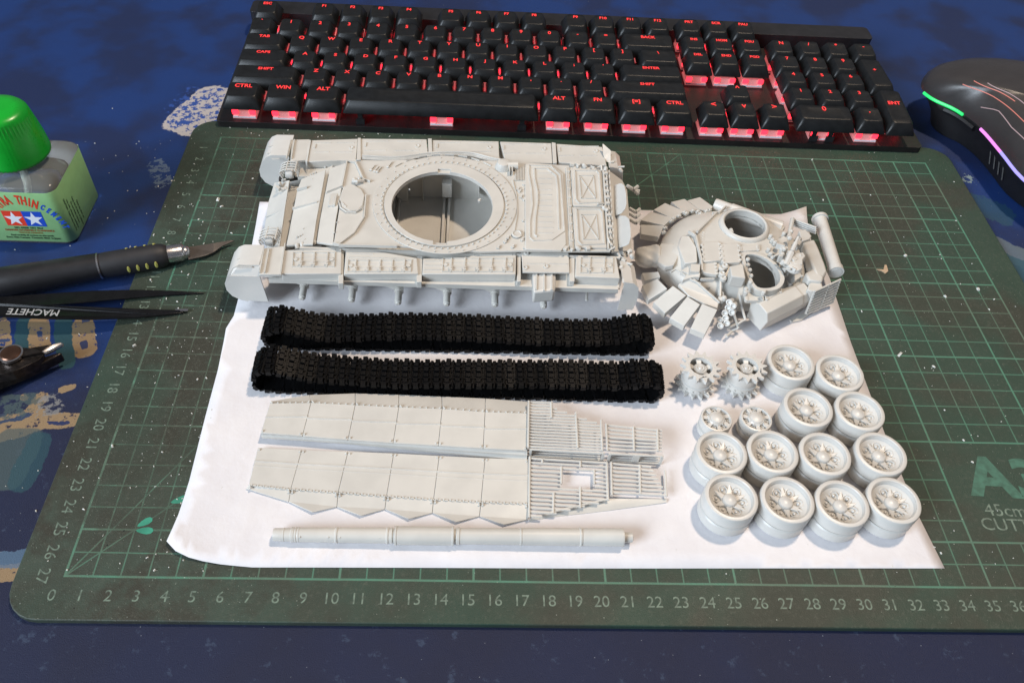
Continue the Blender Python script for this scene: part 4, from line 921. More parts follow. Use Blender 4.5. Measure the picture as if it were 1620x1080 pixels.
# loops run clockwise seen from the near side: bottom to the left, top to the right
def loop_prof(x0, x1, mids):
    return [(x1-.9, .17), (x1-4, .17), ((x0+x1)/2, .17), (x0+4, .17), (x0+.9, .17), (x0+.25, .30), (x0+.02, .70), (x0+.22, 1.14), (x0+.75, 1.34), (x0+1.5, 1.14), (x0+2.3, .92)]+mids+[(x1-2.5, .90), (x1-1.6, 1.05), (x1-.85, 1.25), (x1-.25, 1.12), (x1-.02, .68), (x1-.25, .30)]
y1 = at(600, 548, .17).y+.81
track('rubber_track', 'black link track loop lying flat just below the tank hull', loop_prof(at(421, 520, .7).x, at(1031, 535, .7).x, [(8.5, .84), (11, .90), (14, .84), (17, .80)]), at(440, 552, .17).y+.78, at(1000, 562, .17).y+.80, .06)
track('rubber_track', 'black link track loop in front, next to the flat side skirts', loop_prof(at(405, 585, .7).x, at(1046, 605, .7).x, [(8, .88), (11, .82), (14, .90), (17, .84)]), at(440, 622, .17).y+.80, at(1000, 637, .17).y+.82, .04)

# ================================================================== side skirts
def crop3(L): return [(370+x/4.263, 610+y/4.263) for x, y in L]
def crop4(L): return [(730+x/4, 610+y/4) for x, y in L]
def mixp(p, q, t_): return (p[0]+(q[0]-p[0])*t_, p[1]+(q[1]-p[1])*t_)
def skirt(name, label, z, seams, hinge, flap, edge_l, crease, rivrow, bars):
    K = thing(name, label, 'side skirt', tuple(at(620, 680 if z > .3 else 750, PZ)), None)
    return K
# rear skirt
K = thing('side_skirt', 'upper grey side skirt with slat screen at its right, standing against the other skirt', 'side skirt', tuple(at(620, 680, PZ)), 'model side skirts')
zU = .62
ht = [(427, 637.5), (492, 636.5), (562, 640), (631, 643.5), (699.5, 646), (767.5, 651), (834.5, 653)]
hb_ = [(412.5, 684), (478.5, 689), (550.5, 695), (622, 700), (693.5, 704), (764.5, 708.5), (834.5, 712)]
up = [(427.5, 634.5), (490, 624.5), (562, 622), (631, 624), (699, 627), (768, 630), (834.5, 635)]
def shrink(L, g=.28):
    cx_ = sum(p[0] for p in L)/len(L); return [(p[0]+(g if p[0] < cx_ else -g), p[1]) for p in L]
for i in range(6):
    o = B().prism(atl(shrink([ht[i], ht[i+1], hb_[i+1], hb_[i]]), zU), .10).build('skirt_panel', M_PL, K, bevel=.012)
    b = B(); b.rib(atl([mixp(ht[i], hb_[i], .47), mixp(ht[i+1], hb_[i+1], .42)], zU), .08, .035); b.build('pressed_line', M_PL, o)
    b = B(); x0_, x1_ = ht[i], ht[i+1]
    for f in (.06, .2, .33, .5, .64, .8, .94): q = mixp(x0_, x1_, f); p = at(q[0], q[1]-.3, zU); b.dome(p, .045, .05, 6)
    for q in (mixp(hb_[i], hb_[i+1], .05), mixp(hb_[i], hb_[i+1], .95), (mixp(ht[i], ht[i+1], .04)[0], ht[i][1]-1.6), (mixp(ht[i], ht[i+1], .96)[0], ht[i+1][1]-1.6)): p = at(q[0], q[1]-(2.5 if q[1] > 660 else 0), zU); b.dome(p, .055, .06, 6)
    b.build('rivets', M_PL, o)
    B().prism([*atl([(up[i][0]+.3, up[i][1]), (up[i+1][0]-.3, up[i+1][1])], zU-.25), *atl([(ht[i+1][0]-.3, ht[i+1][1]-.2), (ht[i][0]+.3, ht[i][1]-.2)], zU-.02)], .07).build('rubber_flap', M_PL, K, bevel=.01, smooth=20)
a_, b_ = at(412.5, 684, zU), at(834.5, 712, zU)
b = B(); b.prism([a_+Vector((0, -.0, -.11)), b_+Vector((0, 0, -.11)), b_+Vector((0, -.10, -.2)), a_+Vector((0, -.06, -.2))], .12)
for k in range(11): p = a_.lerp(b_, .01+k*.032); b.box(p+Vector((.06, .02, -.22)), (.20, .08, .2))
b.prism([a_+Vector((1, .0, -.25)), b_+Vector((0, 0, -.25)), b_+Vector((0, -.22, -.42)), a_+Vector((3, -.06, -.42))], .14); b.build('fender_strip', M_PL, K)
B().box(((a_.x+b_.x)/2, (a_.y+b_.y)/2+.75, .25), (b_.x-a_.x-1.0, .3, .42), rz(math.atan2(b_.y-a_.y, b_.x-a_.x))).build('under_rib', M_PL, K)
def bars_between(tl, tr, bl, br, n, z, par, name='slat_bar', skip=None, r=.052, clipf=None):
    for k in range(n):
        f = k/(n-1); p, q = mixp(tl, bl, f), mixp(tr, br, f)
        if clipf: q = clipf(p, q, f)
        segs = [(p, q)]
        if skip and skip[0] <= f <= skip[1]: segs = [(p, mixp(p, q, skip[2])), (mixp(p, q, skip[3]), q)]
        for s0, s1 in segs:
            if s1[0]-s0[0] < 3: continue
            b = B(); b.tube([at(*s0, z), at(*s1, z)], r, 6); b.build(name, M_PL, par)
def post(p, q, z, par, r=.05): B().tube([at(*p, z), at(*q, z)], r, 6).build('slat_post', M_PL, par)
zS = zU+.10
sc = thing
def clipU(p, q, f):
    # the screen's upper edge slopes down to the right
    y = p[1]; 
    if y < 666:
        xm = 836+ (951-836)*min(1, max(.33, (y-632)/34)); t_ = (xm-p[0])/(q[0]-p[0]); return mixp(p, q, min(1, t_))
    return q
bars_between((836, 636), (952, 640), (836, 706), (953, 712), 16, zS, K, clipf=clipU)
for a, c in (((836.5, 634), (835.5, 708)), ((872, 636), (872.5, 661)), ((911, 652), (914, 709)), ((951, 664), (953, 713))): post(a, c, zS+.05, K)
bars_between((959, 672.5), (1047, 681), (961, 711), (1047, 713), 7, zS, K)
for a, c in (((959, 670), (961, 713)), ((1002, 675), (1003, 713)), ((1040, 679), (1041, 713))): post(a, c, zS+.05, K)
# its standing frame towards the viewer
def frame(x0, x1, y0, y1, z0, z1, par):
    p0, p1 = at(x0, y0, z0), at(x1, y1, z0); b = B()
    for zz_ in (z0, z1): b.tube([Vector((p0.x, p0.y, zz_)), Vector((p1.x, p1.y-(0), zz_))], .05, 6)
    for f in (0, 1): p = p0.lerp(p1, f); b.box((p.x, p.y, (z0+z1)/2), (.10, .08, z1-z0))
    b.build('screen_frame', M_PL, par)
for x0, x1, y0, y1 in ((838, 952, 722, 728), (962, 1044, 729, 733)): frame(x0, x1, y0, y1, .10, .66, K)
p = at(1004, 731, .1); B().box((p.x, p.y, .38), (.28, .06, .5)).build('screen_frame', M_PL, K)
bars_between((840, 712), (950, 718), (840, 719), (950, 725), 3, .12, K, r=.035)
bars_between((963, 718), (1042, 721), (963, 727), (1042, 729), 3, .12, K, r=.035)

# front skirt
K = thing('side_skirt', 'lower grey side skirt with zigzag rubber flaps and a window in its slat screen', 'side skirt', tuple(at(620, 750, PZ)), 'model side skirts')
zL = .24
ts = [(408, 707.5), (477.4, 711), (550.6, 714), (623, 716.5), (695, 720.5), (767.5, 724), (836, 726)]
bs = [(393.5, 766), (460, 773), (535, 778), (611.6, 784), (686, 789), (761, 793), (836, 796)]
tips = [(388.8, 772), (456.8, 793), (533, 801), (609, 804.7), (684, 810.6), (758.7, 816), (836, 821)]
mid = [None, (494, 809.4), (570.6, 815), (646.8, 820), (721.9, 825), (797.5, 829)]
for i in range(6):
    o = B().prism(atl(shrink([ts[i], ts[i+1], bs[i+1], bs[i]]), zL), .10).build('skirt_panel', M_PL, K, bevel=.012)
    b = B(); b.rib(atl([mixp(ts[i], bs[i], .36), mixp(ts[i+1], bs[i+1], .36)], zL), .08, .03); b.rib(atl([mixp(ts[i], bs[i], .48), mixp(ts[i+1], bs[i+1], .48)], zL), .04, .015); b.build('pressed_line', M_PL, o)
    b = B()
    for f in (.08, .22, .36, .5, .64, .78, .92): q = mixp(bs[i], bs[i+1], f); p = at(q[0], q[1]+.5, zL); b.dome(p, .045, .05, 6); b.box(p+Vector((.1, -.02, .01)), (.12, .06, .03))
    for q in (mixp(ts[i], ts[i+1], .04), mixp(ts[i], ts[i+1], .96)): p = at(q[0], q[1]+3.5, zL); b.dome(p, .055, .06, 6)
    for q in (mixp(bs[i], bs[i+1], .04), mixp(bs[i], bs[i+1], .96)):
        for dd in (2.0, 5.5): p = at(q[0], q[1]+dd, zL-.02); b.dome(p, .055, .07, 6)
    b.build('rivets', M_PL, o)
    zs_ = []
    L = [(bs[i][0]+.3, bs[i][1]+.6), (bs[i+1][0]-.3, bs[i+1][1]+.6), (tips[i+1][0]-.3, tips[i+1][1])]+([mid[i]] if mid[i] else [])+[(tips[i][0]+.3, tips[i][1])]
    hgt = [zL-.02, zL-.02, .13]+([.20] if mid[i] else [])+[.13]
    B().prism([at(x, y, z) for (x, y), z in zip(L, hgt)], .06).build('rubber_flap', M_PL, K, bevel=.01, smooth=15)
zS = .30
def clipL(p, q, f):
    y = p[1]
    if y > 786: t_ = max(.12, min(1, 1-(y-786)/36)); return mixp(p, q, t_)
    return q
bars_between((838, 725), (960, 732), (837, 816), (961, 822), 15, zS, K, skip=(.16, .46, .40, .84), clipf=clipL)
for a, c in (((838, 722), (837, 818)), ((876, 780), (875, 812)), ((888, 738), (888, 765)), ((918, 770), (918, 803)), ((940, 744), (940, 766)), ((918, 729), (918, 739)), ((960, 731), (962, 791)), ((858, 728), (858, 732))): post(a, c, zS+.03, K)
post((870, 810), (961, 789), zS, K, .045)
bars_between((967, 733), (1030, 738), (968, 779), (1056, 783), 8, zS, K)
for a, c in (((967, 731), (968, 783)), ((1012, 735), (1013, 781)), ((1052, 744), (1054, 785))): post(a, c, zS+.03, K)
b = B(); b.prism([at(x, y, z) for x, y, z in ((836, 821, .12), (869, 811, .14), (962, 788, .16), (1055, 789, .14), (1054.5, 794, .10), (962, 807, .08), (870, 818, .06), (838, 824, .06))], .05); b.build('lower_flap', M_PL, K)

# ================================================================== gun barrel
a, c = at(433, 845, .36), at(986, 849.5, .42); u = (c-a)
G = thing('gun_barrel', 'long grey gun barrel lying alone in front of the skirts', 'gun barrel', (a.x, a.y, PZ))
def barrel(fr, name, m=M_PL):
    b = B(); R_ = u.normalized().to_track_quat('Z', 'Y').to_matrix()
    b.lathe([(r_, f*u.length) for f, r_ in fr], a, 32, R_); return b.build(name, m, G, smooth=30)
F = lambda px: (px-433)/(986-433)
barrel([(F(433), 0), (F(433), .17), (F(433), .235), (F(434.5), .245), (F(448), .248), (F(448.5), .262), (F(450), .262), (F(450.5), .25), (F(460), .255), (F(461), .285), (F(465), .285), (F(466), .27), (F(467), .29), (F(469), .29), (F(470), .275), (F(471), .285), (F(473), .285), (F(473.5), .277), (F(474), .275), (F(474), 0)], 'muzzle')
barrel([(F(474), 0), (F(474), .275), (F(529), .29), (F(530), .315), (F(532.5), .315), (F(533), .29), (F(609), .305), (F(610), .325), (F(612), .325), (F(613), .30), (F(618.5), .305), (F(619), 0)], 'front_sleeve')
barrel([(F(619), 0), (F(619), .27), (F(622), .27), (F(622), .37), (F(625), .375), (F(625.5), .355), (F(712), .358), (F(713), .375), (F(715), .375), (F(715.5), .28), (F(719), .28), (F(719), 0)], 'fume_extractor')
barrel([(F(719), 0), (F(719), .32), (F(720), .335), (F(724), .335), (F(725), .31), (F(820), .325), (F(820.5), .345), (F(822.5), .345), (F(823), .33), (F(915), .34), (F(916), .365), (F(918.5), .365), (F(919), .33), (F(920.5), .34), (F(982), .348), (F(984), .36), (F(986), .35), (F(986), 0)], 'rear_sleeve')
barrel([(F(985), 0), (F(985), .20), (F(1000), .20), (F(1001), .17), (F(1001), 0)], 'mounting_stub')
b = B()
for px in (476, 520, 538, 600, 728, 815, 830, 908): p = a+u*F(px); b.dome(p+Vector((0, -.20, .20)), .035, .035, 6)
b.build('clamp_bolts', M_PL, G)
# ================================================================== keyboard
def build_keyboard():
    u = 1.85; KX, KY, KZ = .02, 2.05, .38          # first key's left side, front row's centre, plate height
    K = thing('keyboard', 'black mechanical keyboard with red backlight above the cutting mat', 'keyboard', (21, 8, -.3))
    pl = B().prism(rrect(-.45, 1.02, 42.05, 13.3, .25, KZ), .62).build('base_plate', M_PLATE, K, bevel=.08)
    B().prism(rrect(-.40, 12.0, 42.0, 13.6, .3, KZ+1.0), 1.75).build('rear_ridge', M_BLK, K, bevel=.12)
    cache = {}
    def cap(wu, du=1.0):
        if (wu, du) in cache: return cache[(wu, du)]
        b = B(); w0, d0 = wu*u-.10, du*u-.08; w1, d1 = w0-.58, d0-.52; n = 10; zb, zt = .84, 1.54
        def ring(w_, d_, z, r, oy=0, dish=0):
            P = rrect(-w_/2, -d_/2+oy, w_/2, d_/2+oy, r, z, 2)
            return [b.bm.verts.new((p[0], p[1], p[2]-dish)) for p in P]
        R = [ring(w0, d0, zb, .10), ring(w0, d0, zb+.06, .10), ring(w1+.06, d1+.06, zt-.03, .2, .10), ring(w1-.03, d1-.03, zt, .2, .10), ring(w1*.7, d1*.7, zt-.05, .2, .10)]
        for a, c in zip(R, R[1:]):
            for k in range(len(a)): b.bm.faces.new([a[k], a[(k+1) % len(a)], c[(k+1) % len(a)], c[k]])
        b.bm.faces.new(R[-1]); b.bm.faces.new(R[0][::-1])
        cache[(wu, du)] = b.mesh('keycap', M_KEY, smooth=40); return cache[(wu, du)]
    b = B(); b.box((0, 0, .06), (1.36, 1.36, .12)); b.box((0, 0, .32), (1.28, 1.25, .44)); b.box((0, -.50, .40), (.50, .2, .2)); b.box((0, 0, .7), (.5, .5, .5)); sw = b.mesh('switch', M_CLEAR)
    b = B()
    for s_ in (-1, 1): b.box((s_*.50, -.66, .42), (.34, .08, .26))
    led = b.mesh('led', M_RED)
    b = B()
    b.box((0, -.68, .10), (.9, .05, .07)); b.box((-.5, -.68, .12), (.3, .05, .12)); b.box((.5, -.68, .12), (.3, .05, .12)); trim = b.mesh('switch_trim', M_WHT)
    b = B(); b.box((0, 0, .42), (.28, .4, .84)); b.box((0, -.25, .2), (.5, .1, .36)); stab = b.mesh('stabiliser', M_BLK)
    def key(x, row, wu, leg, du=1.0, tilt=0.0, legs=.42, base_row_y=None):
        cx_ = KX+(x+wu/2)*u; cy_ = KY+(row+(du-1)/2)*u+(.35 if row > 4.5 else 0)
        e = bpy.data.objects.new('keycap', cap(wu, du)); COL.objects.link(e); e.parent = K
        zt = KZ+.02*0; bz = Vector(K['_base'])
        e.location = (Vector((cx_, cy_, KZ+[0, .0, .0, .03, .08, .12][min(5, int(row))]))-bz)*S; e.rotation_euler.x = math.radians([4, 0, -1, 2, 5, 7][min(5, int(row))]); e.rotation_euler.z = random.uniform(-.006, .006)
        if leg:
            o = bpy.data.objects.new('key_legend', text_mesh(leg, legs, M_LEG, .002, .008)); COL.objects.link(o); o.parent = e; o.location = (0, .45*S, 1.525*S)
            if wu > 1.4 and len(leg) > 1: o.location.x = -0.0*S
        f = bpy.data.objects.new('switch', sw); COL.objects.link(f); f.parent = K; f.location = (Vector((cx_, cy_, KZ))-bz)*S
        g = bpy.data.objects.new('led', led); COL.objects.link(g); g.parent = f
        g = bpy.data.objects.new('switch_trim', trim); COL.objects.link(g); g.parent = f
        if wu >= 2:
            off = wu*u/2-1.35 if wu < 4 else wu*u/2-1.0
            for s_ in (-1, 1): g = bpy.data.objects.new('stabiliser', stab); COL.objects.link(g); g.parent = K; g.location = (Vector((cx_+s_*off, cy_-.55, KZ))-bz)*S
    for x, w_, l in ((0, 1.25, 'CTRL'), (1.25, 1.25, 'WIN'), (2.5, 1.25, 'ALT'), (3.75, 6.25, ''), (10, 1.25, 'ALT'), (11.25, 1.25, 'FN'), (12.5, 1.25, '[≡]'), (13.75, 1.25, 'CTRL')): key(x, 0, w_, l)
    for i, l in enumerate(('<', 'v', '>')): key(15.15+i, 0, 1, l, legs=.6)
    key(18.3, 0, 2, '0', legs=.55); key(20.3, 0, 1, '.', legs=.6); key(21.3, 0, 1, 'ENT', 2)
    key(16.15, 1, 1, '^', legs=.6)
    rows = [(1, 'SHIFT', 2.25, 'ZXCVBNM,./', 'SHIFT', 2.75), (2, 'CAPS', 1.75, "ASDFGHJKL;'", 'ENTER', 2.25), (3, 'TAB', 1.5, 'QWERTYUIOP[]', '\\', 1.5), (4, '', 0, '`1234567890-=', 'BACK', 2)]
    for r_, l0, w0, mids, l1, w1 in rows:
        x = 0
        if w0: key(0, r_, w0, l0, legs=.36); x = w0
        for ch in mids: key(x, r_, 1, ch); x += 1
        key(x, r_, w1, l1, legs=.36)
    for r_, L in ((3, ('DEL', 'END', 'PGD')), (4, ('INS', 'HOM', 'PGU'))):
        for i, l in enumerate(L): key(15.15+i, r_, 1, l, legs=.32)
    for r_, L in ((1, '123'), (2, '456'), (3, '789'), (4, 'N/*')):
        for i, l in enumerate(L): key(18.3+i, r_, 1, l)
    key(21.3, 2, 1, '+', 2); key(21.3, 4, 1, '-')
    x = 0
    for i, l in enumerate(['ESC']+['F%d' % k for k in range(1, 13)]+['PRT', 'SCR', 'PAU']):
        key((0, 2, 3, 4, 5, 6.5, 7.5, 8.5, 9.5, 11, 12, 13, 14, 15.15, 16.15, 17.15)[i], 5, 1, l, legs=.34)
build_keyboard()

# ================================================================== mouse
def build_mouse():
    c = Vector((48.2, .9, -.3))
    Mo = thing('computer_mouse', 'dark computer mouse with a glowing green and pink edge strip, at the upper right', 'mouse', tuple(c))
    OUT = [(42.9, 5.6), (43.15, 4.3), (44.3, 3.05), (45.05, 1.2), (45.35, -1.1), (45.6, -3.5), (46.7, -5.6), (48.9, -6.7), (51.2, -6.0), (52.3, -3.5), (52.2, 0), (51.7, 3), (51.7, 6), (50.2, 7.8), (47, 8.2), (44.2, 7.4)]
    base_o = cat([(x, y, 0) for x, y in OUT], 4); n = len(base_o)
    def ring(k, z, pinch=0): return [Vector((c.x+(p.x-c.x)*k, c.y+(p.y-c.y)*k, c.z+z)) for p in base_o]
    def loft(levels, name, m):
        b = B(); R = [[b.bm.verts.new(p) for p in ring(k, z)] for k, z in levels]
        for a, d in zip(R, R[1:]):
            for i in range(n): b.bm.faces.new([a[i], a[(i+1) % n], d[(i+1) % n], d[i]])
        if levels[-1][0] < .2: b.bm.faces.new(R[-1])
        if levels[0][1] < .2: b.bm.faces.new(R[0][::-1])
        return b.build(name, m, Mo, smooth=60)
    loft([(.76, .05), (.79, .2), (.83, .9), (.90, 1.5), (.975, 1.95), (.90, 2.1)], 'side_wall', M_MSIDE)
    loft([(1.0, 2.08), (.995, 2.3), (.96, 2.75), (.88, 3.25), (.76, 3.62), (.6, 3.9), (.4, 4.1), (.18, 4.18), (.05, 4.2)], 'top_shell', M_MOUSE)
    # the light strip runs under the shell's rim
    R = ring(1.0, 2.05); near = 11; d_ = 1
    def idx(a, b_): return [(near+d_*q) for q in range(a, b_+1)]
    for (a, b_, m) in ((-9, -2, M_LGRN), (1, 5, M_LPNK), (5, 10, M_LLIL)):
        b = B(); b.tube([R[i % n] for i in idx(a, b_)], .10, 6); b.build('light_strip', m, Mo)
    def onshell(k, i): # point on shell at scale k near index i
        lv = [(1.0, 2.08), (.995, 2.3), (.96, 2.75), (.88, 3.25), (.76, 3.62), (.6, 3.9), (.4, 4.1), (.18, 4.18)]
        for (k0, z0), (k1, z1) in zip(lv, lv[1:]):
            if k1 <= k <= k0: z = z0+(z1-z0)*(k0-k)/(k0-k1+1e-9); return ring(k, z+.012)[i % n]
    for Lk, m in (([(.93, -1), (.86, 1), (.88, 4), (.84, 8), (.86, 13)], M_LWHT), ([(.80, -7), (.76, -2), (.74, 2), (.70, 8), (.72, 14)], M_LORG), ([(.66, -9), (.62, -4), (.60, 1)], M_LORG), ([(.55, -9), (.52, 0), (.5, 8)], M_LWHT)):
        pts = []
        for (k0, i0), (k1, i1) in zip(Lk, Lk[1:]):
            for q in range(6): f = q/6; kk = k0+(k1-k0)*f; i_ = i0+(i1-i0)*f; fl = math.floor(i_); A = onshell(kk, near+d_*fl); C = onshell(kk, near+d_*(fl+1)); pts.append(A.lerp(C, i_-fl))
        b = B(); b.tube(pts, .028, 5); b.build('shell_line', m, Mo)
    b = B(); i = near-d_*3
    W = ring(.97, 1.75); b.tube([W[(near-d_*q) % n] for q in range(0, 6)], .20, 8); b.build('side_button', M_MSIDE, Mo)
    W = ring(.86, 1.0)
    for q in range(3, 7): b = B(); b.tube([W[(near+d_*q) % n]+Vector((0, 0, .35)), W[(near+d_*(q+1)) % n]+Vector((0, 0, -.35))], .05, 5); b.build('grip_rib', M_MSIDE, Mo)
build_mouse()

# ================================================================== bottle of cement
def build_bottle():
    X1, X0, Y0, Y1, ZB = -5.36, -9.75, -9.15, -5.15, -.3
    Bo = thing('cement_bottle', 'square glass bottle of cement with a green cap and green label', 'bottle', ((X0+X1)/2, (Y0+Y1)/2, ZB))
    cx_, cy_ = (X0+X1)/2, (Y0+Y1)/2; hw, hd = (X1-X0)/2, (Y1-Y0)/2
    def sec(k, z, r): return rrect(cx_-hw*k, cy_-hd*k, cx_+hw*k, cy_+hd*k, r, z, 5)
    def shell(levels, name, m, cap0=True, cap1=True, smooth=50):
        b = B(); R = [[b.bm.verts.new(p) for p in sec(k, z, r)] for k, z, r in levels]
        for a, d in zip(R, R[1:]):
            for i in range(len(a)): b.bm.faces.new([a[i], a[(i+1) % len(a)], d[(i+1) % len(a)], d[i]])
        if cap0: b.bm.faces.new(R[0][::-1])
        if cap1: b.bm.faces.new(R[-1])
        return b.build(name, m, Bo, smooth=smooth)
    shell([(.93, ZB, .6), (.98, ZB+.06, .55), (1, ZB+.2, .5), (1, 3.0, .5), (.985, 3.15, .5), (.93, 3.28, .55), (.80, 3.40, .8), (.62, 3.55, 1.0), (.50, 3.7, .98), (.40, 3.85, .8), (.39, 4.6, .8)], 'glass_body', M_GLASS)
    shell([(.86, ZB+.3, .45), (.90, ZB+.4, .42), (.90, 1.55, .42)], 'liquid', M_LIQ)
    L = shell([(1.006, ZB+.22, .51), (1.012, ZB+.24, .51), (1.012, 3.02, .51), (1.006, 3.04, .51)], 'paper_label', M_LABEL, False, False)
    shell([(.975, ZB+.3, .45), (.975, 2.95, .45)], 'label_back', M_WHT, False, False)
    b = B(); b.tube([(cx_, cy_, 4.2), (cx_+.15, cy_-.3, .3)], .16, 10); b.build('brush_tube', plain('milky_plastic', (.62, .66, .60), .4, trans=.3), Bo)
    # cap: fine vertical ribs below, smooth shoulder above
    b = B(); n = 110; prof = [(1.50, 3.80), (1.58, 3.86), (1.58, 4.0), (1.54, 4.6), (1.44, 5.3), (1.34, 5.9), (1.30, 6.1), (1.18, 6.28), (.85, 6.34), (0.0001, 6.36)]
    R = []
    for j, (r_, z) in enumerate(prof):
        rib_ = .045 if 1 <= j <= 6 else 0
        R.append([b.bm.verts.new((cx_+(r_+rib_*(k % 2))*math.cos(2*PI*k/n), cy_+(r_+rib_*(k % 2))*math.sin(2*PI*k/n), z)) for k in range(n)])
    for a, d in zip(R, R[1:]):
        for k in range(n): b.bm.faces.new([a[k], a[(k+1) % n], d[(k+1) % n], d[k]])
    b.build('green_cap', M_CAP, Bo, smooth=60)
    b = B(); b.lathe([(1.38, 3.82), (1.38, 5.2), (0, 5.25)], (cx_, cy_, 0), 40); b.build('cap_inside', M_CAP, Bo)
    # print on the front of the label (faces -y)
    yf = Y0-.035; ex, ez_ = cx_+.22, 1.42
    def flat(P, m, name, y=yf):
        b = B(); b.prism([Vector((ex+x, y, ez_+z)) for x, z in P], .006, dirv=(0, 1, 0)); return b.build(name, m, Bo, smooth=0)
    w_, h_ = .95, .47
    flat([(-w_, -h_), (0, -h_), (0, h_), (-w_, h_)], M_PRED, 'red_field'); flat([(0.002, -h_), (w_, -h_), (w_, h_), (0.002, h_)], M_PBLU, 'blue_field')
    for sx in (-.475, .475):
        P = []
        for k in range(10): r_ = .46 if k % 2 == 0 else .185; a = PI/2+2*PI*k/10; P.append((sx+r_*math.cos(a), -.02+r_*math.sin(a)))
        flat(P, M_WHT, 'white_star', yf-.006)
    def arc_text(txt, a0, a1, R_, size, m, cz, k=1.0):
        for i, ch in enumerate(txt):
            a = a0+(a1-a0)*(i/(len(txt)-1))
            if ch == ' ': continue
            x, z = ex+R_*k*math.sin(a), ez_+cz+R_*math.cos(a)
            Mx = Matrix.Translation((x, yf, z)) @ Matrix.Rotation(PI/2, 4, 'X') @ Matrix.Rotation(-a*.9, 4, 'Z') @ Matrix.Diagonal((.62, 1.2, 1, 1))
            o = bpy.data.objects.new('label_letter', text_mesh(ch, size, m, .002, .022)); COL.objects.link(o); o.parent = Bo
            t_ = (Mx.to_translation()-Vector(Bo['_base']))*S; o.matrix_local = Matrix.Translation(t_) @ Mx.to_3x3().to_4x4()
    arc_text('EXTRA THIN', -.78, .52, 1.86, .62, M_PRED, -.70, .92); arc_text('CEMENT', .67, 1.42, 1.90, .38, M_PBLU, -.74, .98); arc_text('TAMIYA', -1.66, -.94, 1.90, .38, M_PBLU, -.74, .98)
    for txt, z, s_, m in (('NO. 87038  NET 40ml', -.60, .15, M_PBLK), ('DANGER EXTREMELY FLAMMABLE', -.76, .16, plain('brown_print', (.28, .07, .02), .5)), ('VAPOUR HARMFUL', -.92, .14, plain('tan_print', (.25, .16, .04), .5)), ('Read carefully all cautions on side panels', -1.09, .13, M_PBLK), ('Extra Thin Cement  Contents 40ml  in Japan', -1.25, .15, M_PBLK)):
        o = bpy.data.objects.new('label_lettering', text_mesh(txt, s_*.98, m, .001, .005)); COL.objects.link(o); o.parent = Bo
        o.matrix_local = Matrix.Translation((Vector((ex, yf, ez_+z))-Vector(Bo['_base']))*S) @ Matrix.Rotation(PI/2, 4, 'X')
    for k, (txt, y0) in enumerate((('CAUTION  Keep away from fire', -8.65), ('Use with adequate ventilation', -8.42), ('Do not inhale vapours', -8.16), ('Keep out of reach of children', -7.90), ('Close cap after use', -7.62))):
        o = bpy.data.objects.new('label_lettering', text_mesh(txt, .15, M_PBLK, .001, .006)); COL.objects.link(o); o.parent = Bo
        Rm = Matrix(((0, 0, 1), (0, 1, 0), (-1, 0, 0))) @ Matrix.Rotation(0, 3, 'Z')
        # reads downwards on the right side
        Rm = Matrix(((0, 0, 1), (0, 1, 0), (-1, 0, 0)))
        Rm = Matrix((Vector((0, 0, -1)), Vector((0, 1, 0)), Vector((1, 0, 0)))).transposed()
        o.matrix_local = Matrix.Translation((Vector((X1+.035, y0, 1.3-.12*k))-Vector(Bo['_base']))*S) @ Rm.to_4x4()
build_bottle()

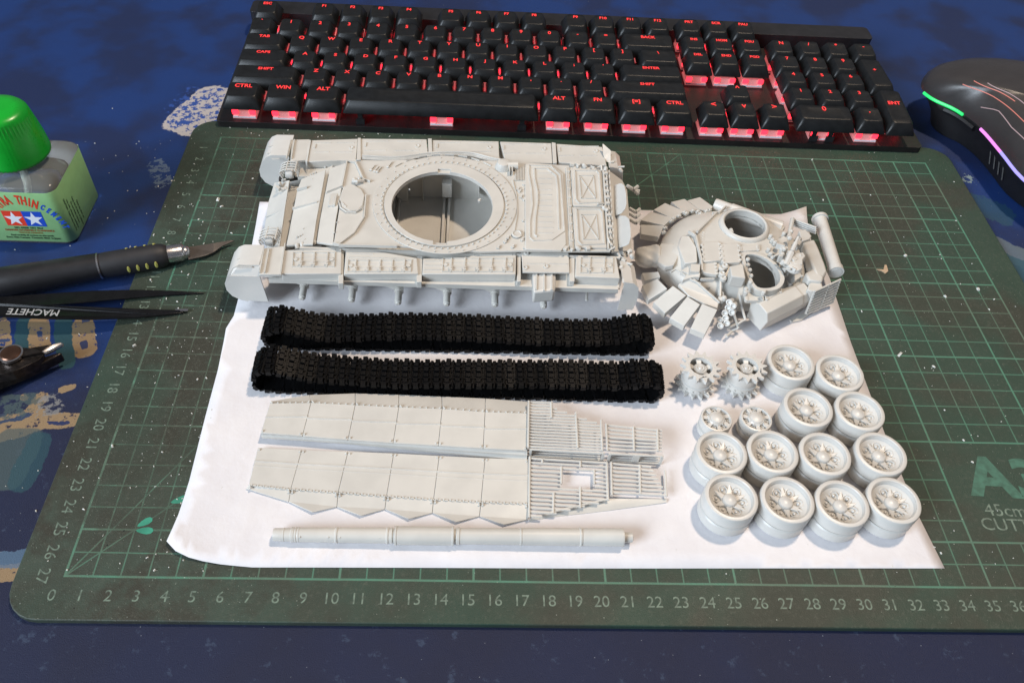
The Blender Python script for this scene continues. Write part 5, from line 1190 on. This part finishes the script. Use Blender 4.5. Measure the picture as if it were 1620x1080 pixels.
# ================================================================== craft knife
def build_knife():
    p0, p1 = at(-70, 459, .62), at(268, 402, .58); u_ = (p1-p0).normalized(); v_ = Vector((-u_.y, u_.x, 0))
    K = thing('craft_knife', 'black craft knife with yellow grip dots and a pointed blade, between bottle and tweezers', 'knife', (p0.x, p0.y, -.3))
    Lh = (p1-p0).length; R_ = u_.to_track_quat('Z', 'Y').to_matrix()
    fr = (at(157, 421, .6)-p0).dot(u_)
    b = B(); b.lathe([(0, 0), (.72, 0), (.76, .1), (.70, fr*.5), (.63, fr-.03), (.60, fr-.01), (0, fr-.01)], p0, 32, R_); b.build('handle', M_BLK, K, smooth=50)
    b = B(); b.lathe([(.60, fr-.02), (.645, fr), (.645, fr+.07), (.60, fr+.09)], p0, 32, R_); b.build('silver_ring', M_STEEL, K)
    b = B(); b.lathe([(0, fr+.08), (.60, fr+.08), (.62, fr+.4), (.615, Lh-.7), (.57, Lh-.3), (.46, Lh-.08), (.36, Lh), (0, Lh)], p0, 32, R_); b.build('rubber_grip', M_RUB, K, smooth=50)
    for row, ang in ((0, math.radians(-28)), (1, math.radians(170))):
        for k in range(4):
            s_ = Lh-.60-k*.42-(0 if row else .05)
            nrm = (v_*-.96+Vector((0, 0, .0)) if row == 0 else v_*.70+Vector((0, 0, .72))).normalized()
            c_ = p0+u_*s_+nrm*.585; X_ = u_; Z_ = nrm; Y_ = Z_.cross(X_); Mx = Matrix((X_, Y_, Z_)).transposed()
            b = B(); b.lathe([(.13, -.05), (.12, .04), (.05, .06), (0, .06)], (0, 0, 0), 10)
            for q in b.bm.verts: q.co = c_+Mx @ Vector((q.co.x*.62, q.co.y*1.5, q.co.z))
            b.build('grip_dot', M_YEL, K)
    q0, q1 = p1-u_*.25, at(292, 398.5, .52); d_ = (q1-q0); Rq = d_.normalized().to_track_quat('Z', 'Y').to_matrix(); l = d_.length
    b = B(); b.lathe([(0, 0), (.43, 0), (.43, l*.85), (.38, l*.98), (.30, l+.02), (0, l+.05)], q0, 28, Rq); b.build('steel_collar', M_STEEL, K, smooth=50)
    b = B(); cpt = q1; b.lathe([(0, -.12), (.30, -.10), (.36, .0), (.26, .22), (0, .28)], cpt-Vector((0, 0, .03)), 16, Rq); b.build('collar_tip', M_STEEL, K, smooth=60)
    b = B(); b.prism([at(x, y, z) for x, y, z in ((294, 391, .50), (338, 384.5, .42), (366, 379.5, .30), (371, 380.5, .26), (352, 389, .24), (338, 399, .22), (325, 404.5, .24), (298, 410.5, .36))], .05); b.build('blade', M_BLADE, K, bevel=.01, smooth=10)
build_knife()

# ================================================================== tweezers
def build_tweezers():
    T = thing('tweezers', 'black pointed tweezers with white maker lettering, lying under the craft knife', 'tweezers', tuple(at(0, 480, -.3)))
    def arm(U, L_, zt, th, name):
        P = [at(x, y, z) for (x, y), z in zip(U, zt)]+[at(x, y, z) for (x, y), z in zip(L_[::-1], zt[::-1])]
        return B().prism(P, th).build(name, M_TWZ, T, bevel=.02, smooth=20)
    xs_ = (-60, 0, 80, 155, 215, 260, 322)
    arm([(-60, 474), (0, 469), (80, 463.5), (145, 459.5), (215, 458), (265, 459.5), (322, 462.5)], [(-60, 489), (0, 484), (80, 482), (145, 476), (215, 470), (265, 466), (322, 463.5)], (.5, .5, .45, .35, .22, .15, .08), .10, 'far_arm')
    a = arm([(-60, 481), (0, 479.5), (80, 483), (145, 485), (215, 488), (255, 489.5), (290, 490.5)], [(-60, 497), (0, 499), (80, 503), (145, 504), (215, 501.5), (255, 498), (290, 494)], (.72, .72, .66, .55, .35, .22, .15), .10, 'near_arm')
    B().prism([at(x, y, .16) for x, y in ((277, 488.5), (298, 488.5), (297, 491.5), (278, 492))], .03).build('worn_tip', M_STEEL, T, smooth=0)
    p = at(53, 493.5, .70); q = at(100, 495.5, .68); ang = math.atan2(q.y-p.y, q.x-p.x)+PI
    letters('engraved_word', 'MACHETE', .52, M_SILV, place(p.x, p.y, .712, (0, 0, ang)) , T, th=.004, bold=.006)
build_tweezers()

# ================================================================== side cutters
def build_cutters():
    N = thing('side_cutters', 'dark steel side cutters reaching in from the left, jaws open to the right', 'side cutters', tuple(at(17, 575, -.3)))
    def jaw(L, z, th, nm, m=M_DARKST): return B().prism([at(x, y, zz_) for (x, y), zz_ in zip(L, z if isinstance(z, (list, tuple)) else [z]*len(L))], th).build(nm, m, N, bevel=.06, smooth=30)
    jaw([(-80, 552), (0, 548.5), (25, 549), (46, 550), (58, 552), (66, 556), (70, 561), (60, 570), (45, 577), (20, 588), (0, 592), (-80, 590)], [1.0]*6+[.8]*3+[.95]*3, .5, 'upper_handle')
    jaw([(-80, 596), (0, 590), (30, 578), (62, 566), (96, 556.5), (97, 559), (84, 566), (58, 579), (30, 592), (0, 603), (-80, 640)], .52, .5, 'lower_jaw')
    jaw([(64, 556), (84, 543), (94, 540.5), (100, 541.5), (98, 545), (82, 553.5), (70, 559)], [.85, .8, .75, .72, .70, .72, .8], .18, 'cutting_edge', M_STEEL)
    jaw([(46, 549.5), (80, 544), (86, 543), (66, 556), (56, 556)], .62, .3, 'upper_jaw')
    p = at(17, 559, 1.0); b = B(); b.lathe([(.42, -.2), (.43, .04), (.38, .09), (0, .12)], p, 32); b.build('pivot', plain('worn_brown_steel', (.14, .075, .05), .35, .85, vary=.2), N)
    b = B(); b.lathe([(.50, -.1), (.50, .03), (.43, .035)], p, 32); b.build('pivot_ring', M_STEEL, N)
build_cutters()

# ================================================================== crumbs of plastic on mat and pad
def crumbs():
    b = B(); rnd = random.Random(12)
    def bit(x, y, s_, z=0):
        R_ = Matrix.Rotation(rnd.uniform(0, 3), 3, 'Z') @ Matrix.Rotation(rnd.uniform(-.5, .5), 3, 'X'); b.frus((x, y, z+s_*.25), (s_*rnd.uniform(.6, 1.6), s_*rnd.uniform(.4, .8), s_*.5), rnd.uniform(.3, .8), R_)
    for k in range(420):
        if rnd.random() < .62: px, py = 330-rnd.random()*rnd.random()*330+rnd.gauss(0, 25), 215+rnd.random()*690
        else: px, py = rnd.uniform(1000, 1620), rnd.uniform(235, 915)
        p = at(px, py, 0); 
        if p.x > 43.5 or p.y < -28.4 or p.y > 1.5: continue
        z = 0 if p.x > -1.7 else -.3
        bit(p.x, p.y, rnd.choice((.03, .04, .05, .06, .09)), z)
    for k in range(60): p = at(rnd.uniform(320, 1000), rnd.uniform(196, 218), 0); bit(p.x, p.y, rnd.choice((.03, .05, .07)))
    for q, s_ in (((345, 316), .22), ((351, 327), .13), ((387, 359), .10), ((1424, 561), .26), ((1432, 405), .18), ((1477, 580), .12), ((860, 213), .20), ((178, 705), .15), ((1495, 469), .14), ((282, 327), .12), ((1547, 458), .18), ((213, 547), .16), ((400, 283), .12), ((1285, 253), .12), ((351, 772), .10)): p = at(*q, 0); bit(p.x, p.y, s_)
    for q in ((178, 172), (150, 227), (216, 228), (131, 258), (232, 338), (202, 302), (217, 302), (111, 389), (240, 470)): p = at(*q, -.3); bit(p.x, p.y, .07, -.3)
    tag(b.build('styrene_crumbs', M_DUST, smooth=0), 'tiny white crumbs of plastic scattered over the cutting mat', 'crumbs', kind='stuff')
    b = B(); p = at(1401, 428, .05); b.prism([p+Vector(v) for v in ((-.45, .1, 0), (-.1, .05, .02), (.1, .45, 0), (.2, .42, 0), (.12, -.05, .02), (-.08, -.22, .02), (-.2, -.05, .02))], .06); tag(b.build('plastic_scrap', M_TAN, smooth=0), 'small tan plastic scrap on the mat right of the turret', 'scrap')
crumbs()
